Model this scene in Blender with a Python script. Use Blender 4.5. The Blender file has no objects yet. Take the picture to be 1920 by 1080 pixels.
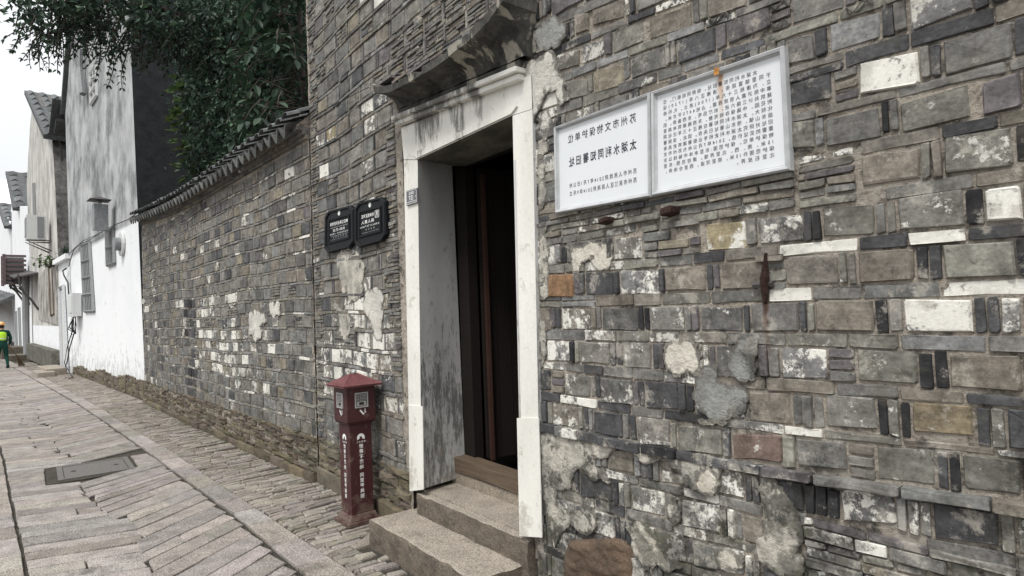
import bpy, bmesh, math, random
from mathutils import Vector, noise as mnoise

random.seed(11)
R = random.uniform
scene = bpy.context.scene
COL = scene.collection

# ------------------------------------------------------------------ camera
F, VX, VY, ROLL, DW, EYE = 1150.0, 65.0, 612.0, 0.038, 2.1, 1.55
CAM = Vector((0, -DW, EYE))
_vp = Vector(((VX - 960) / F, (VY - 540) / F, 1)).normalized()
_up = _vp.cross(Vector((1, -ROLL, 0))).normalized()
if _up.y > 0:
    _up = -_up
_ex, _ez = -_vp, _up
_ey = _ez.cross(_ex)


def ray(px, py):
    c = Vector(((px - 960) / F, (py - 540) / F, 1))
    return Vector((_ex.dot(c), _ey.dot(c), _ez.dot(c)))


def W(px, py, y=0.0):          # point of the gatehouse facade plane
    r = ray(px, py)
    return CAM + r * ((y - CAM.y) / r.y)


def G(px, py, z=0.0):          # point of the ground
    r = ray(px, py)
    return CAM + r * ((z - CAM.z) / r.z)


def plane_at(p0, p1):          # vertical plane through two ground points
    d = Vector((p1[0] - p0[0], p1[1] - p0[1], 0)).normalized()
    n = Vector((-d.y, d.x, 0))

    def f(px, py, off=0.0):
        r = ray(px, py)
        q = Vector((p0[0], p0[1], 0)) + n * off
        return CAM + r * ((q - CAM).dot(n) / r.dot(n))
    return f


def proj(p):
    v = Vector(p) - CAM
    c = _ex * v.x + _ey * v.y + _ez * v.z
    if c.z < 0.05:
        return (-9e3, -9e3, -1)
    return (960 + F * c.x / c.z, 540 + F * c.y / c.z, c.z)


def px_area(pts):
    q = [proj(p) for p in pts]
    if min(k[2] for k in q) < 0:
        return 0
    cx = sum(k[0] for k in q) / len(q)
    cy = sum(k[1] for k in q) / len(q)
    if not (-10 < cx < 1930 and -10 < cy < 1090):
        return 0
    return abs(sum(q[i - 1][0] * q[i][1] - q[i][0] * q[i - 1][1] for i in range(len(q)))) / 2


cam_d = bpy.data.cameras.new('camera')
cam_d.sensor_width = 36
cam_d.lens = 36 * F / 1920
cam_d.clip_start = 0.05
cam_d.clip_end = 1000
cam = bpy.data.objects.new('camera', cam_d)
COL.objects.link(cam)
# world axes of the camera: x right, y up, z back
from mathutils import Matrix
_m = Matrix(((_ex.x, -_ex.y, -_ex.z), (_ey.x, -_ey.y, -_ey.z), (_ez.x, -_ez.y, -_ez.z)))
cam.matrix_world = Matrix.Translation(CAM) @ _m.to_4x4()
scene.camera = cam

# ------------------------------------------------------------------ light
world = bpy.data.worlds.new('World')
scene.world = world
world.use_nodes = True
wn = world.node_tree
for n in list(wn.nodes):
    wn.nodes.remove(n)
SUN_EL, SUN_ROT = math.radians(58), math.radians(200)
sky = wn.nodes.new('ShaderNodeTexSky')
sky.sky_type = 'NISHITA'
sky.sun_disc = False
sky.sun_elevation = SUN_EL
sky.sun_rotation = SUN_ROT
sky.air_density = 1.0
sky.dust_density = 3.0
hs = wn.nodes.new('ShaderNodeHueSaturation')
hs.inputs['Saturation'].default_value = 0.16
veil = wn.nodes.new('ShaderNodeMix')
veil.data_type = 'RGBA'
veil.inputs[0].default_value = 0.78
veil.inputs[7].default_value = (8.3, 8.5, 8.7, 1)       # the even cloud layer
bg = wn.nodes.new('ShaderNodeBackground')
bg.inputs['Strength'].default_value = 0.10
wo = wn.nodes.new('ShaderNodeOutputWorld')
wn.links.new(sky.outputs[0], hs.inputs['Color'])
wn.links.new(hs.outputs[0], veil.inputs[6])
# an overcast sky is brighter overhead than near the horizon
tc = wn.nodes.new('ShaderNodeTexCoord')
sx = wn.nodes.new('ShaderNodeSeparateXYZ')
gr = wn.nodes.new('ShaderNodeMapRange')
for k, v in zip((1, 2, 3, 4), (0.0, 0.9, 0.62, 1.26)):
    gr.inputs[k].default_value = v
cl = wn.nodes.new('ShaderNodeTexNoise')
cl.inputs['Scale'].default_value = 2.2
cl.inputs['Detail'].default_value = 5
cr = wn.nodes.new('ShaderNodeMapRange')
for k, v in zip((1, 2, 3, 4), (0.3, 0.7, 0.94, 1.06)):
    cr.inputs[k].default_value = v
mu = wn.nodes.new('ShaderNodeMath')
mu.operation = 'MULTIPLY'
vs = wn.nodes.new('ShaderNodeVectorMath')
vs.operation = 'SCALE'
wn.links.new(tc.outputs['Generated'], sx.inputs[0])
wn.links.new(tc.outputs['Generated'], cl.inputs['Vector'])
wn.links.new(sx.outputs[2], gr.inputs[0])
wn.links.new(cl.outputs['Fac'], cr.inputs[0])
wn.links.new(gr.outputs[0], mu.inputs[0])
wn.links.new(cr.outputs[0], mu.inputs[1])
wn.links.new(veil.outputs[2], vs.inputs[0])
wn.links.new(mu.outputs[0], vs.inputs['Scale'])
wn.links.new(vs.outputs[0], bg.inputs['Color'])
wn.links.new(bg.outputs[0], wo.inputs['Surface'])
sun_d = bpy.data.lights.new('sun', 'SUN')
sun_d.energy = 1.5
sun_d.angle = math.radians(14)
sun_d.color = (1.0, 0.97, 0.92)
sun = bpy.data.objects.new('sun', sun_d)
COL.objects.link(sun)
# the light comes from high over the street, behind the camera
sun_from = Vector((0.35, -0.75, 1.35)).normalized()
sun.rotation_euler = sun_from.to_track_quat('Z', 'Y').to_euler()
sky.sun_elevation = math.asin(sun_from.z)
sky.sun_rotation = math.atan2(sun_from.x, sun_from.y)
scene.view_settings.view_transform = 'Standard'
scene.view_settings.look = 'None'
scene.view_settings.gamma = 1
scene.view_settings.exposure = 0.74
scene.view_settings.use_curve_mapping = False
scene.cycles.max_bounces = 6
scene.cycles.diffuse_bounces = 3

# ------------------------------------------------------------------ materials


class Mat:
    def __init__(self, name, rough=0.9, spec=0.25):
        self.m = bpy.data.materials.new(name)
        self.m.use_nodes = True
        self.nt = self.m.node_tree
        self.b = self.nt.nodes['Principled BSDF']
        self.b.inputs['Roughness'].default_value = rough
        self.b.inputs['Specular IOR Level'].default_value = spec
        self._pos = None

    def node(self, t, **kw):
        n = self.nt.nodes.new(t)
        for k, v in kw.items():
            setattr(n, k, v)
        return n

    def link(self, a, b):
        self.nt.links.new(a, b)

    def pos(self, scale=(1, 1, 1)):
        if self._pos is None:
            self._pos = self.node('ShaderNodeNewGeometry').outputs['Position']
        if scale == (1, 1, 1):
            return self._pos
        mp = self.node('ShaderNodeMapping')
        mp.inputs['Scale'].default_value = scale
        self.link(self._pos, mp.inputs['Vector'])
        return mp.outputs[0]

    def noise(self, scale, detail=5, rough=0.6, stretch=(1, 1, 1), dist=0.0):
        n = self.node('ShaderNodeTexNoise')
        n.inputs['Scale'].default_value = scale
        n.inputs['Detail'].default_value = detail
        n.inputs['Roughness'].default_value = rough
        n.inputs['Distortion'].default_value = dist
        self.link(self.pos(stretch), n.inputs['Vector'])
        return n.outputs['Fac']

    def voro(self, scale, stretch=(1, 1, 1)):
        n = self.node('ShaderNodeTexVoronoi')
        n.inputs['Scale'].default_value = scale
        self.link(self.pos(stretch), n.inputs['Vector'])
        return n.outputs['Distance']

    def rng(self, f, a, b, c=0.0, d=1.0, smooth=False):
        n = self.node('ShaderNodeMapRange')
        n.interpolation_type = 'SMOOTHSTEP' if smooth else 'LINEAR'
        for k, v in zip((1, 2, 3, 4), (a, b, c, d)):
            if hasattr(v, 'links'):
                self.link(v, n.inputs[k])
            else:
                n.inputs[k].default_value = v
        self.link(f, n.inputs[0])
        return n.outputs[0]

    def math(self, op, a, b=None):
        n = self.node('ShaderNodeMath', operation=op)
        for k, v in ((0, a), (1, b)):
            if v is None:
                continue
            if hasattr(v, 'links'):
                self.link(v, n.inputs[k])
            else:
                n.inputs[k].default_value = v
        return n.outputs[0]

    def mix(self, f, a, b, mode='MIX'):
        n = self.node('ShaderNodeMix', data_type='RGBA', blend_type=mode)
        n.inputs[0].default_value = 1
        for k, v in ((0, f), (6, a), (7, b)):
            if hasattr(v, 'links'):
                self.link(v, n.inputs[k])
            elif k == 0:
                n.inputs[k].default_value = v
            else:
                n.inputs[k].default_value = tuple(v) + (1,) if len(v) == 3 else v
        return n.outputs[2]

    def scale(self, col, f):
        n = self.node('ShaderNodeVectorMath', operation='SCALE')
        self.link(col, n.inputs[0])
        if hasattr(f, 'links'):
            self.link(f, n.inputs['Scale'])
        else:
            n.inputs['Scale'].default_value = f
        return n.outputs[0]

    def z(self):
        s = self.node('ShaderNodeSeparateXYZ')
        self.link(self.pos(), s.inputs[0])
        return s.outputs[2]

    def xyz(self):
        s = self.node('ShaderNodeSeparateXYZ')
        self.link(self.pos(), s.inputs[0])
        return s.outputs

    def attr(self, name='tint'):
        a = self.node('ShaderNodeAttribute')
        a.attribute_name = name
        return a.outputs['Color'], a.outputs['Alpha']

    def base(self, c):
        if hasattr(c, 'links'):
            self.link(c, self.b.inputs['Base Color'])
        else:
            self.b.inputs['Base Color'].default_value = tuple(c) + (1,)

    def bump(self, h, strength=0.4, dist=0.01):
        n = self.node('ShaderNodeBump')
        n.inputs['Strength'].default_value = strength
        n.inputs['Distance'].default_value = dist
        self.link(h, n.inputs['Height'])
        self.link(n.outputs[0], self.b.inputs['Normal'])


def simple(name, col, rough=0.6, spec=0.4, var=0.15, scale=20, metal=0.0, bump=0.0):
    m = Mat(name, rough, spec)
    n = m.noise(scale, 4)
    k = m.rng(n, 0.3, 0.7, 1 - var, 1 + var)
    c = m.node('ShaderNodeRGB')
    c.outputs[0].default_value = tuple(col) + (1,)
    m.base(m.scale(c.outputs[0], k))
    m.b.inputs['Metallic'].default_value = metal
    if bump:
        m.bump(n, bump)
    return m.m


def weather(m, c, strength=1.0, lime_at=0.545):
    """lime film, soot and moss that run over bricks and joints alike"""
    x, y, zz = m.xyz()
    right = m.rng(x, -3.6, -2.3, 0.35, 1.0)
    damp = m.rng(zz, 0.35, 1.4, 0.10, 0.0)
    lime = m.rng(m.math('ADD', m.noise(5.5, 11, 0.78), m.math('MULTIPLY', damp, 0.35)), lime_at, lime_at + .085, 0, 0.72 * strength, True)
    lime = m.math('MULTIPLY', lime, right)
    c = m.mix(lime, c, m.mix(m.noise(30, 6, 0.7), (0.58, 0.54, 0.47), (0.30, 0.275, 0.24)))
    soot = m.rng(m.math('ADD', m.noise(3.4, 11, 0.76), damp), 0.555, 0.655, 0, 0.80 * strength, True)
    soot = m.math('MULTIPLY', soot, right)
    c = m.mix(soot, c, (0.030, 0.030, 0.027))
    moss = m.rng(m.math('ADD', m.noise(6, 9, 0.74, (1, 1, 2.2)), m.rng(zz, 0.15, 1.1, 0.12, 0.0)), 0.59, 0.70, 0, 0.6 * strength, True)
    c = m.mix(moss, c, (0.085, 0.088, 0.055))
    # the rust run under the iron anchor
    rx = m.math('ADD', x, m.math('MULTIPLY', m.math('SUBTRACT', m.noise(11, 5), 0.5), 0.03))
    band = m.math('MULTIPLY', m.rng(rx, -1.205, -1.193, 0, 1, True), m.rng(rx, -1.187, -1.172, 1, 0, True))
    band = m.math('MULTIPLY', band, m.math('MULTIPLY', m.rng(zz, 1.28, 1.52, 0, 0.75), m.rng(zz, 1.545, 1.56, 1, 0)))
    return m.mix(band, c, (0.10, 0.045, 0.025))


def brick_material():
    m = Mat('weathered_brick', 0.92, 0.2)
    tint, white = m.attr()
    fine = m.noise(70, 6, 0.7)
    mid = m.noise(14, 5, 0.65)
    blot = m.noise(4.5, 5, 0.6)
    c = m.scale(tint, m.rng(fine, 0.3, 0.7, 0.70, 1.30))
    c = m.scale(c, m.rng(mid, 0.3, 0.7, 0.55, 1.45))
    c = m.scale(c, m.rng(m.noise(16, 5, 0.65, (0.35, 0.35, 3)), 0.35, 0.65, 0.86, 1.14))
    # brownish weathering
    c = m.mix(m.rng(m.noise(8, 6, 0.7), 0.52, 0.72, 0, 0.24, True), c, (0.19, 0.165, 0.125))
    # flaking whitewash: the alpha of the tint says how much a brick keeps
    wn_ = m.math('ADD', m.math('MULTIPLY', m.noise(9, 10, 0.74), 0.7), m.math('MULTIPLY', m.noise(42, 6, 0.7), 0.3))
    thr = m.rng(white, 0, 1, 0.66, 0.30)
    d = m.math('SUBTRACT', wn_, thr)
    wm = m.rng(d, -0.01, 0.045, 0, 1, True)
    wc = m.mix(m.rng(fine, 0.3, 0.7, 0, 1), (0.66, 0.64, 0.58), (0.82, 0.80, 0.74))
    wc = m.mix(m.rng(blot, 0.48, 0.65, 0, 0.55, True), wc, (0.36, 0.35, 0.31))
    c = m.mix(wm, c, wc)
    sp = m.rng(m.noise(24, 9, 0.78), 0.56, 0.64, 0, 0.55, True)      # black spots of lichen
    c = m.mix(sp, c, (0.035, 0.035, 0.032))
    c = weather(m, c, 0.9)
    m.base(c)
    h = m.math('ADD', m.math('MULTIPLY', fine, 0.5), m.math('MULTIPLY', wm, 0.35))
    h = m.math('ADD', h, mid)
    m.bump(h, 0.55, 0.006)
    return m.m


def mortar_material():
    m = Mat('lime_mortar', 0.95, 0.15)
    f = m.noise(60, 7, 0.75)
    b = m.noise(3.5, 6, 0.65)
    c = m.mix(m.rng(b, 0.35, 0.65, 0, 1), (0.52, 0.455, 0.38), (0.30, 0.27, 0.23))
    c = m.scale(c, m.rng(f, 0.3, 0.7, 0.6, 1.35))
    c = m.mix(m.rng(m.noise(12, 9, 0.75), 0.50, 0.60, 0, 0.75, True), c, (0.055, 0.052, 0.046))
    c = weather(m, c, 1.0, 0.505)
    m.base(c)
    m.bump(m.math('ADD', f, m.noise(25, 5, 0.7)), 1.0, 0.016)
    return m.m


def plaster_material(name, light, dark, grime, amount, feather=False):
    m = Mat(name, 0.93, 0.2)
    f = m.noise(45, 8, 0.75)
    b = m.noise(5, 7, 0.7)
    c = m.mix(m.rng(b, 0.35, 0.65, 0, 1, True), light, dark)
    c = m.scale(c, m.rng(f, 0.3, 0.7, 0.78, 1.2))
    g = m.rng(m.math('ADD', m.noise(9, 9, 0.75), m.rng(m.z(), 0.3, 1.6, 0.08, 0)), 0.66 - amount, 0.74 - amount, 0, 0.85, True)
    c = m.mix(g, c, grime)
    if feather:                            # the coat thins out into dirt along its broken edge
        e, _ = m.attr('rim')
        r = m.math('ADD', m.rng(e, 0, 1), m.math('MULTIPLY', m.math('SUBTRACT', m.noise(26, 9, 0.75), 0.5), 2.2))
        r = m.rng(r, 0.66, 0.95, 0, 0.85, True)
        c = m.mix(r, c, m.scale(m.mix(b, (0.20, 0.185, 0.16), (0.10, 0.097, 0.09)), m.rng(f, 0.3, 0.7, 0.7, 1.3)))
        c = weather(m, c, 0.8)
    m.base(c)
    m.bump(m.math('ADD', f, m.noise(18, 6, 0.7)), 0.9, 0.014)
    return m.m


def frame_material():
    m = Mat('whitewashed_stone', 0.85, 0.25)
    f = m.noise(50, 6, 0.7)
    c = m.mix(m.rng(m.noise(3, 5, 0.6, (1, 1, 0.35)), 0.35, 0.7, 0, 1), (0.80, 0.785, 0.73), (0.66, 0.645, 0.595))
    c = m.scale(c, m.rng(f, 0.3, 0.7, 0.94, 1.06))
    # black streaks running down from the hood over the lintel
    zz = m.z()
    top = m.rng(zz, 2.60, 2.86, 0.0, 0.20)
    st = m.noise(9, 7, 0.7, (1, 1, 0.22))
    xx = m.xyz()[0]
    side = m.math('MINIMUM', m.rng(xx, -3.95, -3.45, -0.14, 0.0), m.rng(xx, -2.95, -2.7, 0.0, -0.22))
    msk = m.rng(m.math('ADD', m.math('ADD', st, top), side), 0.545, 0.70, 0, 0.85, True)
    c = m.mix(msk, c, (0.075, 0.075, 0.07))
    ft = m.rng(m.math('ADD', m.noise(8, 9, 0.75), m.rng(zz, 0.25, 0.9, 0.10, 0)), 0.56, 0.68, 0, 0.6, True)
    c = m.mix(ft, c, (0.36, 0.33, 0.27))
    # chips and grey wear
    ch = m.rng(m.noise(14, 10, 0.78, (1, 1, 0.5)), 0.62, 0.66, 0, 0.7, True)
    c = m.mix(ch, c, (0.30, 0.29, 0.27))
    m.base(c)
    m.bump(f, 0.25, 0.006)
    return m.m


def jamb_material():
    m = Mat('flaking_grey_paint', 0.9, 0.2)
    zz = m.z()
    a = m.math('ADD', m.math('MULTIPLY', m.noise(9, 10, 0.78, (1, 1, 0.3)), 0.55), m.math('MULTIPLY', m.noise(50, 8, 0.78, (1, 1, 0.16)), 0.45))
    lowk = m.rng(zz, 0.9, 2.3, 0.075, -0.06)
    c = m.mix(m.rng(m.noise(3, 5, 0.6, (1, 1, 0.3)), 0.35, 0.65, 0, 1), (0.62, 0.62, 0.605), (0.44, 0.44, 0.43))
    dk = m.rng(m.math('ADD', a, lowk), 0.54, 0.615, 0, 0.84, True)
    c = m.mix(dk, c, (0.12, 0.122, 0.117))
    c = m.mix(m.rng(m.math('ADD', m.noise(11, 8, 0.7), m.rng(zz, 0.3, 0.75, 0.12, 0)), 0.58, 0.66, 0, 0.6, True), c, (0.28, 0.26, 0.21))
    m.base(c)
    m.bump(a, 0.3, 0.006)
    return m.m


def hood_material():
    m = Mat('mouldy_cement', 0.92, 0.2)
    f = m.noise(40, 7, 0.75)
    c = m.scale(m.mix(m.rng(m.noise(6, 6, 0.7), 0.4, 0.62, 0, 1), (0.045, 0.045, 0.042), (0.115, 0.112, 0.10)), m.rng(f, 0.3, 0.7, 0.7, 1.3))
    pale = m.rng(m.noise(2.3, 7, 0.6, (1.9, 1, 0.5), 0.6), 0.575, 0.61, 0, 0.9, True)
    c = m.mix(pale, c, m.scale(m.mix(0.5, (0.42, 0.40, 0.34), (0.36, 0.33, 0.27)), m.rng(f, 0.3, 0.7, 0.8, 1.15)))
    m.base(c)
    m.bump(f, 0.5, 0.01)
    return m.m


def stone_material(name, a, b, spot=0.35, moss=0.3):
    m = Mat(name, 0.88, 0.25)
    tint, _ = m.attr()
    gr = m.noise(120, 3, 0.6)
    gr2 = m.noise(90, 4, 0.6)
    c = m.mix(m.rng(m.noise(7, 6, 0.65), 0.35, 0.65, 0, 1), a, b)
    c = m.mix(1.0, c, tint, 'MULTIPLY')
    c = m.scale(c, m.rng(gr, 0.35, 0.65, 1 - spot, 1 + spot))
    c = m.scale(c, m.rng(gr2, 0.3, 0.7, 0.85, 1.15))
    c = m.mix(m.rng(m.noise(3, 8, 0.7), 0.56, 0.7, 0, moss, True), c, (0.075, 0.07, 0.055))
    m.base(c)
    m.bump(m.math('ADD', gr2, m.noise(35, 6, 0.7)), 0.45, 0.008)
    return m.m


def house_material(name, clean_to, slab=None):
    """painted plaster: white, above clean_to with grey mould streaks"""
    m = Mat(name, 0.9, 0.2)
    zz = m.z()
    big = m.noise(0.9, 6, 0.65)
    st = m.noise(2.0, 10, 0.74, (1, 1, 0.5))
    st2 = m.noise(7, 6, 0.7, (1, 1, 0.3))
    c = m.mix(m.rng(m.noise(1.2, 5, 0.6), 0.35, 0.7, 0, 1), (0.82, 0.83, 0.84), (0.76, 0.78, 0.79))
    up = m.rng(zz, clean_to - 0.06, clean_to + 0.06, 0, 1)
    mould = m.rng(m.math('ADD', st, m.math('MULTIPLY', m.math('SUBTRACT', st2, 0.5), 0.22)), 0.33, 0.68, 0, 1, True)
    mould = m.math('ADD', m.math('MULTIPLY', mould, 0.6), m.rng(big, 0.42, 0.62, 0, 0.55, True))
    mc = m.mix(mould, (0.52, 0.53, 0.53), (0.17, 0.175, 0.18))
    c = m.mix(up, c, mc)
    # dirt just above the ground
    sp = m.rng(m.math('ADD', m.noise(5, 8, 0.7), m.rng(zz, 0.3, 1.1, 0.17, 0.0)), 0.58, 0.7, 0, 0.5, True)
    c = m.mix(sp, c, (0.34, 0.33, 0.31))
    m.base(c)
    m.bump(m.noise(20, 6, 0.7), 0.3, 0.01)
    return m.m


def leaf_material(name, dark, light, trans=0.25):
    m = Mat(name, 0.55, 0.35)
    tint, _ = m.attr()
    c = m.mix(1.0, m.mix(m.rng(m.noise(3, 3), 0.35, 0.65, 0, 1), dark, light), tint, 'MULTIPLY')
    m.base(c)
    tr = m.node('ShaderNodeBsdfTranslucent')
    m.link(c, tr.inputs['Color'])
    mx = m.node('ShaderNodeMixShader')
    mx.inputs[0].default_value = trans
    m.link(m.b.outputs[0], mx.inputs[1])
    m.link(tr.outputs[0], mx.inputs[2])
    m.link(mx.outputs[0], m.nt.nodes['Material Output'].inputs['Surface'])
    return m.m


def wood_material(name, a, b, rough=0.75):
    m = Mat(name, rough, 0.3)
    g = m.noise(14, 7, 0.7, (0.25, 6, 6))
    c = m.mix(m.rng(g, 0.35, 0.65, 0, 1), a, b)
    m.base(c)
    m.bump(g, 0.4, 0.006)
    return m.m


M = {}
M['brick'] = brick_material()
M['mortar'] = mortar_material()
M['plaster_cream'] = plaster_material('cream_plaster', (0.72, 0.68, 0.59), (0.60, 0.56, 0.475), (0.19, 0.18, 0.16), 0.06, True)
M['plaster_grey'] = plaster_material('grey_plaster', (0.34, 0.345, 0.33), (0.23, 0.23, 0.215), (0.10, 0.10, 0.09), 0.07, True)
M['plaster_low'] = plaster_material('crumbling_plaster', (0.64, 0.60, 0.52), (0.33, 0.315, 0.28), (0.075, 0.075, 0.066), 0.11, True)
M['plaster_white'] = plaster_material('old_whitewash', (0.72, 0.69, 0.62), (0.54, 0.52, 0.475), (0.19, 0.185, 0.17), 0.06, True)
M['frame'] = frame_material()
M['jamb'] = jamb_material()
M['hood'] = hood_material()
M['step'] = stone_material('step_granite', (0.33, 0.29, 0.24), (0.25, 0.22, 0.185), 0.42, 0.45)
M['step_riser'] = stone_material('shaded_split_granite', (0.165, 0.135, 0.105), (0.10, 0.085, 0.07), 0.35, 0.7)
M['paving'] = stone_material('paving_granite', (0.315, 0.287, 0.262), (0.205, 0.187, 0.172), 0.55, 0.65)
M['cobble'] = stone_material('edge_set_stone', (0.27, 0.25, 0.23), (0.185, 0.172, 0.158), 0.32, 0.55)
M['rubble'] = stone_material('rubble_stone', (0.150, 0.130, 0.100), (0.085, 0.078, 0.062), 0.2, 0.8)
M['tile'] = stone_material('grey_roof_tile', (0.125, 0.13, 0.13), (0.07, 0.075, 0.078), 0.2, 0.5)
M['dirt'] = plaster_material('joint_dirt', (0.075, 0.066, 0.055), (0.05, 0.045, 0.038), (0.04, 0.04, 0.03), 0.05)
M['house_white'] = house_material('white_house_plaster', 3.72)
M['house_pale'] = house_material('pale_house_plaster', 400)
M['side_dark'] = plaster_material('grimy_shaded_plaster', (0.034, 0.037, 0.039), (0.02, 0.022, 0.024), (0.012, 0.012, 0.012), 0.05)  # grimy side wall; the shade of the tree is in this near-black too
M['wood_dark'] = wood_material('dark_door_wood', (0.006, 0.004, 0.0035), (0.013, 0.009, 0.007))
M['wood_red'] = wood_material('reddish_door_wood', (0.03, 0.012, 0.008), (0.05, 0.022, 0.015))
M['wood_sill'] = wood_material('worn_sill_wood', (0.15, 0.11, 0.075), (0.075, 0.056, 0.04))
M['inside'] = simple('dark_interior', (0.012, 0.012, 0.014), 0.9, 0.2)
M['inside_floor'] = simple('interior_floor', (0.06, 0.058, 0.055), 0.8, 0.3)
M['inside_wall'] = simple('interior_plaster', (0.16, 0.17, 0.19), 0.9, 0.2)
M['alu'] = simple('pale_aluminium', (0.47, 0.48, 0.49), 0.55, 0.3, 0.16, 18)
M['ink'] = simple('navy_ink', (0.022, 0.026, 0.045), 0.6, 0.3)
M['black'] = simple('black_lacquer', (0.007, 0.008, 0.010), 0.55, 0.18)
M['black_panel'] = simple('black_panel', (0.008, 0.009, 0.011), 0.6, 0.15)
M['white_print'] = simple('white_print', (0.78, 0.78, 0.76), 0.6, 0.3, 0.04)
M['grey_print'] = simple('grey_print', (0.42, 0.43, 0.44), 0.6, 0.3, 0.04)
M['plate'] = simple('plate_grey', (0.13, 0.13, 0.14), 0.5, 0.4)
M['rust'] = simple('rusted_iron', (0.042, 0.024, 0.020), 0.9, 0.2, 0.5, 60, 0.0, 0.5)


def maroon():
    m = Mat('maroon_paint', 0.5, 0.35)
    c = m.mix(m.rng(m.noise(6, 6, 0.65), 0.35, 0.65, 0, 1), (0.060, 0.017, 0.019), (0.046, 0.013, 0.015))
    c = m.mix(m.rng(m.noise(28, 8, 0.75, (1, 1, 0.3)), 0.60, 0.70, 0, 0.35, True), c, (0.15, 0.09, 0.085))     # rubbed paint
    d = m.rng(m.math('ADD', m.noise(9, 8, 0.7), m.rng(m.z(), 0.0, 0.30, 0.17, 0)), 0.55, 0.70, 0, 0.55, True)     # splashed mud
    c = m.mix(d, c, (0.17, 0.135, 0.105))
    m.base(c)
    m.bump(m.noise(40, 4), 0.08)
    return m.m


M['maroon'] = maroon()
M['maroon_roof'] = simple('faded_red_paint', (0.13, 0.043, 0.045), 0.55, 0.35, 0.25, 25)
M['cage'] = simple('brown_slats', (0.13, 0.095, 0.095), 0.6, 0.3)
M['steel'] = simple('steel', (0.42, 0.42, 0.41), 0.4, 0.5, 0.15, 40, 0.3)
M['iron'] = simple('dark_iron', (0.06, 0.055, 0.055), 0.6, 0.4, 0.2, 40)
M['manhole'] = simple('cast_iron_grey', (0.125, 0.118, 0.11), 0.7, 0.35, 0.25, 30, 0.0, 0.3)
M['pvc'] = simple('grey_plastic', (0.60, 0.61, 0.60), 0.5, 0.4, 0.06)
M['cable'] = simple('black_cable', (0.016, 0.016, 0.018), 0.6, 0.4)
M['glass_dark'] = simple('dark_window', (0.06, 0.065, 0.072), 0.25, 0.5, 0.2, 6)
M['win_frame'] = simple('grey_window_frame', (0.22, 0.225, 0.23), 0.5, 0.4)
M['galv'] = simple('galvanised_sheet', (0.20, 0.21, 0.215), 0.5, 0.4, 0.25, 15)
M['bark'] = simple('bark', (0.06, 0.05, 0.042), 0.95, 0.2, 0.4, 30, 0.0, 0.6)
M['leaf_dark'] = leaf_material('dark_evergreen_leaf', (0.032, 0.056, 0.042), (0.052, 0.088, 0.055), 0.24)
M['leaf_mid'] = leaf_material('glossy_mid_leaf', (0.024, 0.048, 0.032), (0.038, 0.070, 0.038), 0.2)
M['leaf_lobed'] = leaf_material('yellow_green_leaf', (0.06, 0.10, 0.035), (0.09, 0.13, 0.045), 0.3)
M['stonewall'] = simple('dark_rubble_wall', (0.12, 0.115, 0.11), 0.95, 0.2, 0.5, 6, 0.0, 0.8)
M['mottle'] = None
M['hivis'] = simple('high_visibility_yellow', (0.45, 0.75, 0.04), 0.7, 0.3, 0.06)
M['dkgreen'] = simple('dark_green_cloth', (0.012, 0.055, 0.043), 0.9, 0.2, 0.2, 12)
M['helmet'] = simple('orange_helmet', (0.75, 0.42, 0.16), 0.4, 0.5, 0.05)
M['skin'] = simple('skin', (0.38, 0.22, 0.15), 0.6, 0.4, 0.08)
M['hair'] = simple('black_hair', (0.02, 0.017, 0.015), 0.7, 0.3)
M['shoe'] = simple('dark_shoe', (0.02, 0.02, 0.022), 0.6, 0.4)
M['straw'] = simple('bamboo_twigs', (0.16, 0.11, 0.07), 0.9, 0.2, 0.3, 60)
M['reflect'] = simple('reflective_band', (0.62, 0.64, 0.62), 0.4, 0.5)


def stained_white():
    """white panel of the sign with one rust run from the frame"""
    m = Mat('sign_panel_white', 0.35, 0.4)
    o = m.xyz()
    c = m.mix(m.rng(m.noise(3, 4), 0.3, 0.7, 0, 1), (0.74, 0.765, 0.775), (0.69, 0.715, 0.73))
    wob = m.math('ADD', o[0], m.math('MULTIPLY', m.math('SUBTRACT', m.noise(14, 4), 0.5), 0.02))
    band = m.math('MULTIPLY', m.rng(wob, RUST_X - 0.018, RUST_X - 0.004, 0, 1, True), m.rng(wob, RUST_X + 0.004, RUST_X + 0.018, 1, 0, True))
    run = m.math('MULTIPLY', band, m.rng(o[2], 2.20, 2.44, 0.0, 1.0))
    run = m.math('MULTIPLY', run, m.rng(m.noise(60, 5, 0.7, (1, 1, 0.15)), 0.3, 0.65, 0.4, 1.2))
    c = m.mix(run, c, (0.42, 0.20, 0.05))
    m.base(c)
    return m.m


RUST_X = W(1358, 150).x
M['sign_white'] = stained_white()


def mottled(name, a, b, s, stretch=(1, 1, 0.4)):
    m = Mat(name, 0.92, 0.2)
    n = m.noise(s, 9, 0.75, stretch)
    c = m.mix(m.rng(n, 0.4, 0.62, 0, 1, True), a, b)
    m.base(c)
    m.bump(n, 0.5, 0.02)
    return m.m


M['mottle'] = mottled('stained_cream_plaster', (0.60, 0.585, 0.55), (0.33, 0.32, 0.30), 2.2)
M['mottle_low'] = mottled('blackened_plaster', (0.45, 0.43, 0.40), (0.15, 0.14, 0.13), 2.8)
M['plinth'] = mottled('mossy_plinth', (0.15, 0.145, 0.12), (0.075, 0.075, 0.062), 3.5, (1, 1, 1))

# ------------------------------------------------------------------ object helpers
BENCH = bpy.data.scenes.new('bench')          # an empty scene to evaluate curves and skins in, removed at the end


def evaluated_mesh(o):
    BENCH.collection.objects.link(o)
    vl = BENCH.view_layers[0]
    vl.update()
    me = bpy.data.meshes.new_from_object(o.evaluated_get(vl.depsgraph))
    bpy.data.objects.remove(o)
    return me



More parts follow.
